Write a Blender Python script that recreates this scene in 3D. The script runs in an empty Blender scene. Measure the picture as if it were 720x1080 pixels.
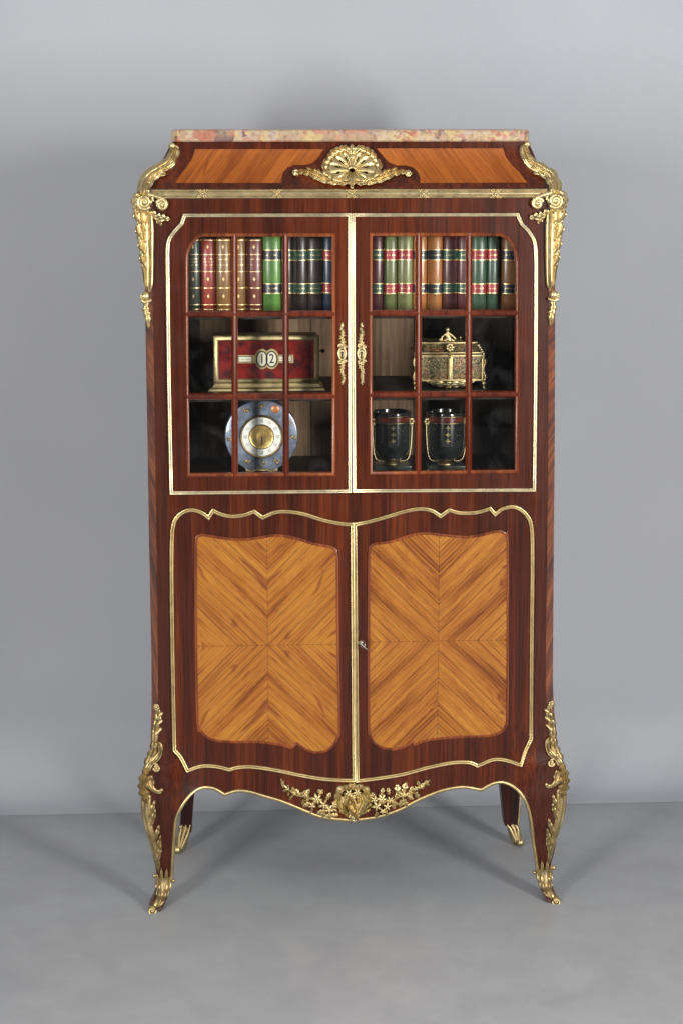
import bpy, bmesh, math, random
from mathutils import Vector, Matrix
from mathutils.geometry import tessellate_polygon
random.seed(7)
R = math.radians
scn = bpy.context.scene
COL = scn.collection

# ------------------------------------------------------------------ camera
D, CX, F = 4.2, -0.27, 2100.0
PITCH = math.atan((540-127)/F)
YAW = R(3.40)
H = 1.722
CAM = Vector((CX, -D, H))
fw = Vector((math.sin(YAW)*math.cos(PITCH), math.cos(YAW)*math.cos(PITCH), -math.sin(PITCH)))
rt = Vector((math.cos(YAW), -math.sin(YAW), 0))
up = rt.cross(fw)
def ray(px, py):
    return (fw*F + rt*(px-360) + up*(540-py)).normalized()
def P(px, py, Y=0.0):
    """point of the plane y = Y (a real vertical plane of the cabinet) seen at a pixel"""
    d = ray(px, py)
    return CAM + d*((Y+D)/d.y)
def zat(py, Y=0.0, px=370): return P(px, py, Y).z
def xat(px, Y=0.0, py=450): return P(px, py, Y).x
S = 0.00204      # metres per pixel on the front plane
cd = bpy.data.cameras.new('camera'); cam = bpy.data.objects.new('camera', cd); COL.objects.link(cam)
cam.location = CAM; cam.rotation_euler = (math.pi/2-PITCH, 0, -YAW)
cd.sensor_fit = 'AUTO'; cd.sensor_width = 36; cd.lens = 36*F/1080; cd.clip_end = 100
scn.camera = cam

# ------------------------------------------------------------------ node helpers
class NT:
    def __init__(s, name):
        m = bpy.data.materials.new(name); m.use_nodes = True
        s.m = m; s.t = m.node_tree; s.b = s.t.nodes['Principled BSDF']
    def n(s, typ, **kw):
        nd = s.t.nodes.new(typ)
        for k, v in kw.items(): setattr(nd, k, v)
        return nd
    def link(s, a, b): s.t.links.new(a, b)
    def put(s, sock, v):
        if isinstance(v, bpy.types.NodeSocket): s.link(v, sock)
        else: sock.default_value = v
    def math(s, op, a, b=0.0, c=0.0):
        nd = s.n('ShaderNodeMath', operation=op)
        s.put(nd.inputs[0], a); s.put(nd.inputs[1], b); s.put(nd.inputs[2], c)
        return nd.outputs[0]
    def obj(s): return s.n('ShaderNodeTexCoord').outputs['Object']
    def sep(s, v):
        nd = s.n('ShaderNodeSeparateXYZ'); s.link(v, nd.inputs[0]); return nd.outputs
    def comb(s, x, y, z):
        nd = s.n('ShaderNodeCombineXYZ')
        for i, v in enumerate((x, y, z)): s.put(nd.inputs[i], v)
        return nd.outputs[0]
    def mapv(s, v, sc, loc=(0,0,0), rot=(0,0,0)):
        nd = s.n('ShaderNodeMapping'); s.link(v, nd.inputs[0])
        nd.inputs['Scale'].default_value = sc; nd.inputs['Location'].default_value = loc; nd.inputs['Rotation'].default_value = rot
        return nd.outputs[0]
    def noise(s, v, scale=5, detail=4, rough=.55, dist=0, out='Fac'):
        nd = s.n('ShaderNodeTexNoise'); s.link(v, nd.inputs['Vector'])
        nd.inputs['Scale'].default_value = scale; nd.inputs['Detail'].default_value = detail
        nd.inputs['Roughness'].default_value = rough; nd.inputs['Distortion'].default_value = dist
        return nd.outputs[out]
    def ramp(s, f, stops, interp='LINEAR'):
        nd = s.n('ShaderNodeValToRGB'); s.link(f, nd.inputs[0]); cr = nd.color_ramp; cr.interpolation = interp
        while len(cr.elements) < len(stops): cr.elements.new(.5)
        for e, (p, c) in zip(cr.elements, stops):
            e.position = p; e.color = (*c, 1) if len(c) == 3 else c
        return nd.outputs[0]
    def mix(s, f, a, b, mode='MIX'):
        nd = s.n('ShaderNodeMix', data_type='RGBA', blend_type=mode)
        s.put(nd.inputs[0], f)
        for i, v in ((6, a), (7, b)):
            if isinstance(v, tuple) and len(v) == 3: v = (*v, 1)
            s.put(nd.inputs[i], v)
        return nd.outputs[2]
    def bump(s, h, strength=.2, dist=.001):
        nd = s.n('ShaderNodeBump'); s.link(h, nd.inputs['Height'])
        nd.inputs['Strength'].default_value = strength; nd.inputs['Distance'].default_value = dist
        s.link(nd.outputs[0], s.b.inputs['Normal'])
    def set(s, **kw):
        for k, v in kw.items():
            k = {'base':'Base Color','rough':'Roughness','metal':'Metallic','coat':'Coat Weight','coatr':'Coat Roughness','ior':'IOR','spec':'Specular IOR Level'}[k]
            if isinstance(v, tuple) and len(v) == 3: v = (*v, 1)
            s.put(s.b.inputs[k], v)
        return s.m

def wood(name, dark, mid, light, grain='z', rough=.32, coat=.5, sc=1.0, bands=True):
    t = NT(name); o = t.obj()
    g = {'z': (90*sc, 90*sc, 2.2*sc), 'x': (2.2*sc, 90*sc, 90*sc), 'y': (90*sc, 2.5*sc, 90*sc)}[grain]
    v = t.mapv(o, g)
    a = t.noise(v, 1.0, 6, .65, .6)
    big = {'z': (22*sc, 22*sc, .7*sc), 'x': (.7*sc, 22*sc, 22*sc), 'y': (22*sc, .8*sc, 22*sc)}[grain]
    b = t.noise(t.mapv(o, big, (3.1, 1.7, 5.3)), 1.0, 3, .5, .8)
    f = t.math('ADD', t.math('MULTIPLY', a, .5), t.math('MULTIPLY', b, .5))
    c = t.ramp(f, [(.36, dark), (.5, mid), (.66, light)])
    fine = {'z': (420, 420, 9), 'x': (9, 420, 420), 'y': (420, 9, 420)}[grain]
    p = t.noise(t.mapv(o, fine), 1.0, 2, .5)
    pores = t.ramp(p, [(.36, (.45, .4, .4)), (.5, (1, 1, 1))])
    c = t.mix(.8, c, pores, 'MULTIPLY')
    t.bump(p, .12, .0004)
    r = t.math('ADD', t.math('MULTIPLY', t.noise(o, 14, 3), .16), rough-.08)
    return t.set(base=c, rough=r, coat=coat, coatr=.12, spec=.25)

M = {}
M['rose'] = wood('rosewood_crossbanded', (.022,.0034,.0007), (.056,.0084,.0013), (.118,.0225,.0032), 'z', rough=.3, coat=.2)
M['rose_post'] = wood('rosewood_post', (.020,.0036,.0010), (.042,.0070,.0017), (.066,.0125,.0028), 'z', rough=.32, coat=.25)
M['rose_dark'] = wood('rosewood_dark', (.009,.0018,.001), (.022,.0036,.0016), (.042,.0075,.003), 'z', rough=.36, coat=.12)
M['rose_door'] = wood('rosewood_door', (.030,.0044,.0009), (.062,.0098,.0016), (.100,.0190,.0032), 'z', rough=.3, coat=.22)
M['bar'] = wood('glazing_bar_wood', (.045,.006,.002), (.105,.016,.0045), (.16,.03,.008), 'z', rough=.22, coat=.4)
M['bead'] = wood('bead_wood', (.08,.014,.0035), (.16,.036,.008), (.25,.066,.014), 'z', rough=.35, coat=.2)
M['liner'] = wood('cabinet_lining', (.012,.008,.005), (.022,.015,.010), (.035,.025,.017), 'z', rough=.6, coat=0)

def side_mat():
    t = NT('side_veneer'); o = t.obj(); s = t.sep(o)
    a = t.noise(t.mapv(o, (1.5, 2.5, 80)), 1, 5, .6, .2)
    blk = t.n('ShaderNodeTexNoise', noise_dimensions='1D')
    blk.inputs['Scale'].default_value = 1.0; blk.inputs['Detail'].default_value = 0
    t.link(t.math('MULTIPLY', t.math('FLOOR', t.math('MULTIPLY', s[2], 21.0)), 3.71), blk.inputs['W'])
    f = t.math('ADD', t.math('MULTIPLY', a, .75), t.math('MULTIPLY', blk.outputs[0], .25))
    c = t.ramp(f, [(.36, (.06,.011,.003)), (.47, (.19,.042,.008)), (.62, (.40,.115,.02))])
    return t.set(base=c, rough=.55, coat=0.0, spec=.2)
M['side'] = side_mat()

def satin(name, cx, cz, rotate=None, seed=0.0):
    FR = 48.0
    """quarter matched tulipwood: grain runs to the centre of the panel; rotate = plain slanted grain"""
    t = NT(name); o = t.obj(); s = t.sep(o)
    if rotate is None:
        u = t.math('ABSOLUTE', t.math('SUBTRACT', s[0], cx)); w = t.math('ABSOLUTE', t.math('SUBTRACT', s[2], cz))
        d = t.math('SUBTRACT', u, w); l = t.math('ADD', u, w)
        # the book matched quarters are never perfect copies
        side = t.math('MULTIPLY', t.math('SIGN', t.math('SUBTRACT', s[0], cx)), .03)
        dj = d; d = t.math('ADD', d, t.math('MULTIPLY', t.noise(o, 6, 2), .010))
    else:
        d = t.math('ADD', t.math('MULTIPLY', s[0], math.sin(rotate)), t.math('MULTIPLY', s[2], math.cos(rotate)))
        l = t.math('SUBTRACT', t.math('MULTIPLY', s[0], math.cos(rotate)), t.math('MULTIPLY', s[2], math.sin(rotate)))
        side = 0.0; dj = d
    v = t.comb(d, t.math('ADD', l, side), seed)
    a = t.noise(t.mapv(v, (130, 3.0, 1)), 1, 5, .6, .3)
    b = t.noise(t.mapv(v, (17, 1.6, 1), (2.3, 4.1, 0)), 1, 2, .5, .5)
    g_ = t.noise(t.mapv(v, (300, 8.0, 1), (5.3, 2.2, 0)), 1, 3, .6, .2)
    h_ = t.noise(t.mapv(o, (7, 7, 4), (1.3, seed, .7)), 1, 3, .6, .6)
    f = t.math('ADD', t.math('ADD', t.math('MULTIPLY', a, .36), t.math('MULTIPLY', b, .34)), t.math('ADD', t.math('MULTIPLY', g_, .14), t.math('MULTIPLY', h_, .16)))
    c = t.ramp(f, [(.36, (.075,.013,.002)), (.425, (.175,.048,.005)), (.485, (.28,.096,.011)), (.62, (.385,.165,.022))] if rotate is None else [(.28, (.09,.015,.002)), (.43, (.19,.045,.005)), (.55, (.29,.082,.010)), (.7, (.36,.118,.018))])  # crown ramp is deeper: its weaker light is put into the colour
    # strip joints
    k = t.math('FRACT', t.math('MULTIPLY', t.math('ADD', dj, 1.0), FR))
    j = t.math('LESS_THAN', k, .062)
    if rotate is None:
        jn = t.math('MULTIPLY', j, t.math('GREATER_THAN', t.noise(t.comb(t.math('FLOOR', t.math('MULTIPLY', t.math('ADD', dj, 1.0), FR)), 0.0, seed), 3.3, 0), .40))
        c = t.mix(t.math('MULTIPLY', jn, .9), c, (.035,.011,.003))
        seam = t.math('MAXIMUM', t.math('LESS_THAN', u, .0006), t.math('LESS_THAN', w, .0006))
        c = t.mix(t.math('MULTIPLY', seam, .6), c, (.08,.025,.008))
    kn = t.noise(t.mapv(v, (26, 7, 1), (7.7, 1.1, 0)), 1, 2, .5, 1.2)
    c = t.mix(t.ramp(kn, [(.60, (0,0,0)), (.72, (.75,.75,.75))]), c, (.13,.024,.004))
    p = t.noise(t.mapv(v, (700, 26, 1)), 1, 2, .5)
    c = t.mix(.55, c, t.ramp(p, [(.36, (.55,.45,.4)), (.52, (1,1,1))]), 'MULTIPLY')
    t.bump(a, .06, .0005)
    return t.set(base=c, rough=.36 if rotate is None else .45, coat=.22 if rotate is None else 0.0, coatr=.16, spec=.28)

def gilt(name, base, rough=.3, dirt=.5, bump=.5, scale=260, grime=.55):
    t = NT(name); o = t.obj()
    n1 = t.noise(o, 55, 4, .6); n2 = t.noise(o, scale, 3, .6)
    dark = tuple(c*.5 for c in base)
    c = t.mix(t.math('MULTIPLY', t.ramp(n1, [(.38, (1,1,1)), (.6, (0,0,0))]), dirt), base, dark)
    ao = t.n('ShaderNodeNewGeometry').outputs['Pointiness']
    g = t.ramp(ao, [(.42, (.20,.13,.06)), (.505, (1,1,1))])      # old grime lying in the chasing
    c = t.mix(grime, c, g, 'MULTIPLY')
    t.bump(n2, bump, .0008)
    return t.set(base=c, rough=t.math('ADD', t.math('MULTIPLY', n1, .25), rough-.1), metal=1.0)
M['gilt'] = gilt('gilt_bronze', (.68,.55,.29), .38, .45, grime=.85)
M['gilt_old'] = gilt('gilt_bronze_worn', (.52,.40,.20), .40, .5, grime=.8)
M['brass'] = gilt('brass_bead', (.66,.575,.38), .34, .25, .1, grime=.4)
M['brass_low'] = gilt('brass_bead_aged', (.56,.43,.21), .36, .2, .15, grime=.2)
M['brass_old'] = gilt('brass_old', (.58,.46,.24), .42, .45, .3)

def marble():
    t = NT('breccia_marble'); o = t.obj()
    w = t.n('ShaderNodeTexNoise'); t.link(o, w.inputs['Vector']); w.inputs['Scale'].default_value = 30
    dv = t.n('ShaderNodeVectorMath', operation='MULTIPLY_ADD'); t.link(w.outputs['Color'], dv.inputs[0])
    dv.inputs[1].default_value = (.03,.03,.03); t.link(o, dv.inputs[2])
    def vor(sc, off):
        v = t.n('ShaderNodeTexVoronoi'); t.link(t.mapv(dv.outputs[0], (1,1,1.3), off), v.inputs['Vector']); v.inputs['Scale'].default_value = sc
        sp = t.n('ShaderNodeSeparateColor'); t.link(v.outputs['Color'], sp.inputs[0]); return sp.outputs[0], v.outputs['Distance']
    a, da = vor(26, (0,0,0)); b, db = vor(115, (.3,.2,.1))
    st = [(0, (.44,.34,.17)), (.2, (.34,.24,.16)), (.38, (.36,.15,.10)), (.47, (.42,.33,.22)), (.66, (.19,.12,.11)), (.72, (.38,.29,.24)), (.9, (.42,.20,.14))]
    ca = t.ramp(a, st, 'CONSTANT'); cb = t.ramp(b, st[::1], 'CONSTANT')
    c = t.mix(t.ramp(t.noise(o, 18, 3), [(.42, (0,0,0)), (.55, (1,1,1))]), ca, cb)
    n = t.noise(o, 120, 5, .7)
    c = t.mix(.6, c, t.ramp(n, [(.3, (.5,.4,.36)), (.55, (1,1,1))]), 'MULTIPLY')
    return t.set(base=c, rough=.28, coat=.3)
M['marble'] = marble()

def plain(name, c, rough=.5, metal=0.0, coat=0.0, var=.25, scale=40):
    t = NT(name); o = t.obj()
    n = t.noise(o, scale, 4, .6)
    col = t.mix(n, tuple(x*(1-var) for x in c), tuple(min(1, x*(1+var)) for x in c))
    t.bump(n, .1, .0006)
    return t.set(base=col, rough=rough, metal=metal, coat=coat)
M['black'] = plain('keyhole_black', (.006,.005,.004), .6)
M['iron'] = plain('key_steel', (.32,.29,.25), .35, 1.0)

def glass():
    m = bpy.data.materials.new('window_glass'); m.use_nodes = True; t = m.node_tree
    for n in list(t.nodes): t.nodes.remove(n)
    o = t.nodes.new('ShaderNodeOutputMaterial'); mx = t.nodes.new('ShaderNodeMixShader')
    tr = t.nodes.new('ShaderNodeBsdfTransparent'); tr.inputs[0].default_value = (.95,.965,.96,1)
    gl = t.nodes.new('ShaderNodeBsdfGlossy'); gl.inputs['Roughness'].default_value = .015
    gl.inputs['Color'].default_value = (1,1,1,1)
    fr = t.nodes.new('ShaderNodeFresnel'); fr.inputs[0].default_value = 1.42
    tc = t.nodes.new('ShaderNodeTexCoord'); nz = t.nodes.new('ShaderNodeTexNoise'); nz.inputs['Scale'].default_value = 7
    bp = t.nodes.new('ShaderNodeBump'); bp.inputs['Strength'].default_value = .05; bp.inputs['Distance'].default_value = .003
    t.links.new(tc.outputs['Object'], nz.inputs[0]); t.links.new(nz.outputs[0], bp.inputs['Height']); t.links.new(bp.outputs[0], gl.inputs['Normal'])
    t.links.new(fr.outputs[0], mx.inputs[0]); t.links.new(tr.outputs[0], mx.inputs[1]); t.links.new(gl.outputs[0], mx.inputs[2])
    df = t.nodes.new('ShaderNodeBsdfDiffuse'); df.inputs[0].default_value = (.75,.78,.8,1)
    dn = t.nodes.new('ShaderNodeTexNoise'); dn.inputs['Scale'].default_value = 16; dn.inputs['Detail'].default_value = 5; dn.inputs['Distortion'].default_value = 1.2
    dr = t.nodes.new('ShaderNodeValToRGB'); dr.color_ramp.elements[0].position = .5; dr.color_ramp.elements[0].color = (.002,.002,.002,1); dr.color_ramp.elements[1].position = .78; dr.color_ramp.elements[1].color = (.014,.014,.014,1)
    m2 = t.nodes.new('ShaderNodeMixShader'); t.links.new(tc.outputs['Object'], dn.inputs[0]); t.links.new(dn.outputs[0], dr.inputs[0]); t.links.new(dr.outputs[0], m2.inputs[0])
    t.links.new(mx.outputs[0], m2.inputs[1]); t.links.new(df.outputs[0], m2.inputs[2]); t.links.new(m2.outputs[0], o.inputs[0]); return m
M['glass'] = glass()

def back_mat():
    t = NT('back_boards'); o = t.obj(); s = t.sep(o)
    a = t.noise(t.mapv(o, (110, 50, 5)), 1, 6, .7, .4)
    b = t.noise(t.mapv(o, (9, 9, 3)), 1, 3, .6)
    f = t.math('ADD', t.math('MULTIPLY', a, .6), t.math('MULTIPLY', b, .4))
    c = t.ramp(f, [(.34, (.085,.046,.022)), (.5, (.22,.13,.068)), (.66, (.36,.24,.135))])
    k = t.math('FRACT', t.math('MULTIPLY', t.math('ADD', s[0], 1.03), 7.3))
    c = t.mix(t.math('LESS_THAN', k, .02), c, (.01,.008,.006))
    # interior shade put into the colour: outer boards darkened, middle left plain
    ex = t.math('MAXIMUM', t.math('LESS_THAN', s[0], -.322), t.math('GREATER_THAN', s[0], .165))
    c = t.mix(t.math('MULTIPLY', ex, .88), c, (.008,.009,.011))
    return t.set(base=c, rough=.7)
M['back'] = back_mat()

# ------------------------------------------------------------------ object helpers
def link(name, bm, mat, parent=None, smooth=None, origin=None):
    me = bpy.data.meshes.new(name)
    bmesh.ops.recalc_face_normals(bm, faces=bm.faces[:])
    if origin is not None:
        bmesh.ops.translate(bm, verts=bm.verts[:], vec=-Vector(origin))
    bm.to_mesh(me); bm.free()
    for m in (mat if isinstance(mat, (list, tuple)) else [mat]): me.materials.append(m)
    if smooth is not None:
        for p in me.polygons: p.use_smooth = True
        me.set_sharp_from_angle(angle=R(smooth))
    o = bpy.data.objects.new(name, me); COL.objects.link(o)
    if origin is not None: o.location = origin
    if parent is not None:
        o.parent = parent
        # the parent never has rotation or scale: only its world position has to be taken off
        w = Vector((0,0,0)); p = parent
        while p is not None: w += p.location; p = p.parent
        o.location = (Vector(origin) if origin is not None else Vector((0,0,0))) - w
    return o
def tag(o, label, cat, group=None):
    o['label'] = label; o['category'] = cat
    if group: o['group'] = group
    return o
def box(bm, a, b, bev=0.0):
    a, b = Vector(a), Vector(b)
    r = bmesh.ops.create_cube(bm, size=1.0)
    c = (a+b)/2; d = b-a
    for v in r['verts']: v.co = Vector((v.co.x*d.x, v.co.y*d.y, v.co.z*d.z)) + c
    if bev:
        es = set(e for v in r['verts'] for e in v.link_edges)
        bmesh.ops.bevel(bm, geom=list(es), offset=bev, segments=2, profile=.6, affect='EDGES')
def ball(bm, c, r, seg=14, sc=(1,1,1), rot=None):
    n = max(6, seg//2+1); c = Vector(c)
    def q(a, b):
        v = Vector((r*sc[0]*math.sin(a)*math.cos(b), r*sc[1]*math.sin(a)*math.sin(b), r*sc[2]*math.cos(a)))
        return bm.verts.new((rot @ v if rot is not None else v)+c)
    t, b = q(0, 0), q(math.pi, 0)
    rg = [[q(math.pi*i/n, 2*math.pi*k/seg) for k in range(seg)] for i in range(1, n)]
    for k in range(seg):
        k2 = (k+1) % seg
        bm.faces.new((t, rg[0][k], rg[0][k2])); bm.faces.new((b, rg[-1][k2], rg[-1][k]))
        for i in range(n-2): bm.faces.new((rg[i][k], rg[i+1][k], rg[i+1][k2], rg[i][k2]))
def crom(pts, n):
    """Catmull-Rom resample of a list of tuples"""
    pts = [tuple(p) for p in pts]
    if len(pts) == 2:
        return [tuple(a+(b-a)*i/n for a, b in zip(*pts)) for i in range(n+1)]
    out = []; L = len(pts)-1
    for i in range(n+1):
        t = i/n*L; k = min(int(t), L-1); f = t-k
        p0 = pts[max(k-1, 0)]; p1 = pts[k]; p2 = pts[k+1]; p3 = pts[min(k+2, L)]
        out.append(tuple(.5*((2*b)+(-a+c)*f+(2*a-5*b+4*c-d)*f*f+(-a+3*b-3*c+d)*f**3) for a, b, c, d in zip(p0, p1, p2, p3)))
    return out
def tube(bm, pts, rad, seg=10, flat=1.0):
    """pts list of Vectors, rad list or number"""
    n = len(pts); rings = []
    pts = [Vector(p) for p in pts]
    for i, p in enumerate(pts):
        t = (pts[min(i+1, n-1)]-pts[max(i-1, 0)]).normalized()
        a = t.cross(Vector((0, 1, 0)))
        if a.length < 1e-4: a = Vector((1, 0, 0))
        a.normalize(); b = a.cross(t).normalized()
        r = rad[i] if isinstance(rad, (list, tuple)) else rad
        rings.append([bm.verts.new(p + a*(r*math.cos(2*math.pi*k/seg)) + b*(r*flat*math.sin(2*math.pi*k/seg))) for k in range(seg)])
    for i in range(n-1):
        for k in range(seg):
            bm.faces.new((rings[i][k], rings[i][(k+1) % seg], rings[i+1][(k+1) % seg], rings[i+1][k]))
    bm.faces.new(rings[0][::-1]); bm.faces.new(rings[-1])
def lathe(bm, c, prof, seg=40, rot=None):
    """prof [(r, z)] round the z axis at c"""
    rings = []
    for r, z in prof:
        ring = []
        for k in range(seg):
            a = 2*math.pi*k/seg; q = Vector((r*math.cos(a), r*math.sin(a), z))
            if rot is not None: q = rot @ q
            ring.append(bm.verts.new(q+Vector(c)))
        rings.append(ring)
    for i in range(len(rings)-1):
        for k in range(seg):
            bm.faces.new((rings[i][k], rings[i][(k+1) % seg], rings[i+1][(k+1) % seg], rings[i+1][k]))
    bm.faces.new(rings[0][::-1]); bm.faces.new(rings[-1])

def ffac(x, z): return 0.0
def slab(outline, holes, y0, y1, disp=None, grid=None, thick=None):
    """plate with a 2-D outline (x, z) between depths y0 (front) and y1, optionally bent by disp(x, z)"""
    bm = bmesh.new()
    loops = [[Vector((x, z, 0)) for x, z in outline]] + [[Vector((x, z, 0)) for x, z in h] for h in holes]
    flat = [v for l in loops for v in l]
    tris = tessellate_polygon(loops)
    vs = [bm.verts.new((v.x, 0, v.y)) for v in flat]
    for t in tris:
        try: bm.faces.new([vs[i] for i in t])
        except ValueError: pass
    if grid:
        xs = [v.x for v in flat]; zs = [v.y for v in flat]
        for ax, lo, hi in ((0, min(xs), max(xs)), (2, min(zs), max(zs))):
            st = grid[0 if ax == 0 else 1]
            if not st: continue
            k = math.floor(lo/st)+1
            while k*st < hi:
                co = [0,0,0]; co[ax] = k*st; no = [0,0,0]; no[ax] = 1
                bmesh.ops.bisect_plane(bm, geom=bm.verts[:]+bm.edges[:]+bm.faces[:], plane_co=co, plane_no=no, dist=1e-6)
                k += 1
    bmesh.ops.recalc_face_normals(bm, faces=bm.faces[:])
    ret = bmesh.ops.extrude_face_region(bm, geom=bm.faces[:])
    back = [g for g in ret['geom'] if isinstance(g, bmesh.types.BMVert)]; bs = set(back)
    for v in bm.verts:
        d = disp(v.co.x, v.co.z) if disp else 0.0
        if v in bs: v.co.y = (y1 if thick is None else y0 + thick(v.co.x, v.co.z)) + d
        else: v.co.y = y0 + d
    return bm
def pl(pts, Y=0.0): return [(P(x, y, Y).x, P(x, y, Y).z) for x, y in pts]

def mould(bm, path, prof, closed=False, yf=None):
    """sweep profile [(side offset, proud)] along a 2-D path (x, z); front is -y; mitred corners"""
    n = len(path); pts = [Vector(p) for p in path]; rows = []
    for i in range(n):
        if closed: a, b, c = pts[i-1], pts[i], pts[(i+1) % n]
        else: a, b, c = pts[max(i-1, 0)], pts[i], pts[min(i+1, n-1)]
        d1 = (b-a) if (b-a).length > 1e-9 else (c-b); d2 = (c-b) if (c-b).length > 1e-9 else d1
        d1.normalize(); d2.normalize()
        n1 = Vector((-d1.y, d1.x)); n2 = Vector((-d2.y, d2.x)); nn = (n1+n2)
        if nn.length < 1e-6: nn = n1
        nn.normalize(); k = 1/max(.45, nn.dot(n1))
        row = []
        for off, h in prof:
            q = b + nn*(off*k)
            y = (yf(b.x, b.y) if yf else 0.0) - h
            row.append(bm.verts.new((q.x, y, q.y)))
        rows.append(row)
    m = len(prof)
    rng = range(n) if closed else range(n-1)
    for i in rng:
        r0, r1 = rows[i], rows[(i+1) % n]
        for k in range(m-1): bm.faces.new((r0[k], r0[k+1], r1[k+1], r1[k]))
        bm.faces.new((r0[m-1], r0[0], r1[0], r1[m-1]))
    if not closed:
        bm.faces.new(rows[0][::-1]); bm.faces.new(rows[-1])
def trim_prof(w, h, groove=True):
    w /= 2
    if groove: return [(-w, -.002), (-w, h*.55), (-w*.8, h*.9), (-w*.52, h), (-w*.22, h*.88), (-w*.08, h*.62), (w*.08, h*.62), (w*.22, h*.88), (w*.52, h), (w*.8, h*.9), (w, h*.55), (w, -.002)]
    return [(-w, -.002), (-w, h*.4), (-w*.7, h*.82), (-w*.3, h), (w*.3, h), (w*.7, h*.82), (w, h*.4), (w, -.002)]
def smooth_path(pts, n=5, sharp=()):
    """smooth a pixel path, keeping listed indices as corners"""
    out = []; idx = [0]+sorted(sharp)+[len(pts)-1]
    for a, b in zip(idx[:-1], idx[1:]):
        if b <= a: continue
        seg = crom(pts[a:b+1], (b-a)*n)
        out += seg if not out else seg[1:]
    return out

# ------------------------------------------------------------------ bronze ornament helpers (pixel paths laid on a cabinet surface)
class Orn:
    def __init__(s, fx=None, yf=None): s.bm = bmesh.new(); s.fx = fx or (lambda x, y: (x, y)); s.yf = yf or (lambda x, z: 0.0)
    def pt(s, x, y, h=0.0):
        x, y = s.fx(x, y); p = P(x, y, 0.0)
        for _ in range(3): yy = s.yf(p.x, p.z); p = P(x, y, yy)
        return Vector((p.x, yy - h, p.z))
    def leaf(s, path, lobes=6, cut=.45, Ht=5, side=0, ridges=3, n=48, m=14, lift=0.0, back=.4):
        """acanthus leaf: path [(x, y, halfwidth)] px; Ht relief in px; side -1/0/1 = which edge is lobed"""
        c = crom(path, n); rf = []; rb = []
        for i, (x, y, w) in enumerate(c):
            a = c[max(i-1, 0)]; b = c[min(i+1, n)]
            tx, ty = b[0]-a[0], b[1]-a[1]; L = math.hypot(tx, ty) or 1; tx /= L; ty /= L
            nx, ny = -ty, tx; u = i/n
            ph = (u*lobes) % 1.0
            lob = 1 - cut*(abs(2*ph-1)**1.4 if True else 0)
            end = min(1, (1-u)*9, u*14+.35)
            rowf = []; rowb = []
            for k in range(m+1):
                v = -1 + 2*k/m
                lw = lob if (side == 0 or side*v > 0) else 1.0
                ww = max(w, .3)*lw*end
                # lobes sweep forward along the leaf
                sw = abs(v)**1.5*w*.5*(1 if (side == 0 or side*v > 0) else 0)
                px = x+nx*v*ww - tx*sw*(-1); py = y+ny*v*ww - ty*sw*(-1)
                dome = max(0, 1-v*v)**.5
                rd = .5+.5*math.cos(v*math.pi*ridges*2)
                hh = Ht*(.25+.75*dome)*(.72+.28*rd)*(.62+.38*(1-abs(2*ph-1)*abs(v)))*(w/ max(q[2] for q in path))**.6*(.35+.65*min(1, end))
                if k in (0, m): hh = .0
                rowf.append(s.bm.verts.new(s.pt(px, py, (hh+lift)*S)))
                rowb.append(s.bm.verts.new(s.pt(px, py, (-hh*back+lift)*S - .0003)))
            rf.append(rowf); rb.append(rowb)
        for i in range(n):
            for k in range(m):
                s.bm.faces.new((rf[i][k], rf[i][k+1], rf[i+1][k+1], rf[i+1][k]))
                s.bm.faces.new((rb[i][k], rb[i+1][k], rb[i+1][k+1], rb[i][k+1]))
            s.bm.faces.new((rf[i][0], rf[i+1][0], rb[i+1][0], rb[i][0])); s.bm.faces.new((rf[i][m], rb[i][m], rb[i+1][m], rf[i+1][m]))
        s.bm.faces.new(rf[0]+rb[0][::-1]); s.bm.faces.new(rf[n]+rb[n][::-1])
    def tube(s, path, h=1.5, n=24, seg=8):
        c = crom(path, n); tube(s.bm, [s.pt(x, y, h*S) for x, y, w in c], [max(w, .3)*S for x, y, w in c], seg)
    def volute(s, x, y, r, turns=1.6, w=1.5, dirn=1, start=0, h=2):
        N = 34; pts = []; rad = []
        for i in range(N+1):
            u = i/N; a = start+dirn*turns*2*math.pi*u; rr = r*(1-u*.85)
            pts.append(s.pt(x+rr*math.cos(a), y+rr*math.sin(a), (h+2.2*u)*S)); rad.append(w*S*(1-.25*u))
        tube(s.bm, pts, rad, 8); ball(s.bm, s.pt(x, y, (h+2)*S), w*1.25*S, 10)
        lathe(s.bm, s.pt(x, y, .5*S), [(r*S*.95, -.001), (r*S*.9, h*S*.5), (r*S*.3, h*S*.9)], 18, rot=Matrix.Rotation(R(90), 3, 'X'))
    def ball(s, x, y, r, h=1.0, sc=(1,1,1)): ball(s.bm, s.pt(x, y, h*S), r*S, 12, sc)
    def flower(s, x, y, r, n=5, h=1.5, a0=0.0):
        for k in range(n):
            a = a0+2*math.pi*k/n
            q = s.pt(x+r*.6*math.cos(a), y+r*.6*math.sin(a), h*S)
            rot = Matrix.Rotation(a, 3, 'Y') @ Matrix.Rotation(R(25), 3, 'Z')
            ball(s.bm, q, r*S, 10, (.62, .30, .27), rot)
        ball(s.bm, s.pt(x, y, (h+r*.28)*S), r*.3*S, 8)
    def rosette(s, x, y, r, h=2, n=8):
        for k in range(n):
            a = 2*math.pi*k/n
            ball(s.bm, s.pt(x+r*.68*math.cos(a), y+r*.68*math.sin(a), h*S), r*.42*S, 10, (1, .7, 1))
        lathe(s.bm, s.pt(x, y, 0), [(r*S*.98, -.001), (r*S*.9, h*S*.6), (r*S*.72, h*S*1.3), (r*S*.5, h*S*1.0), (r*S*.4, h*S*1.5), (r*S*.15, h*S*1.9)], 20, rot=Matrix.Rotation(R(90), 3, 'X'))

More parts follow.
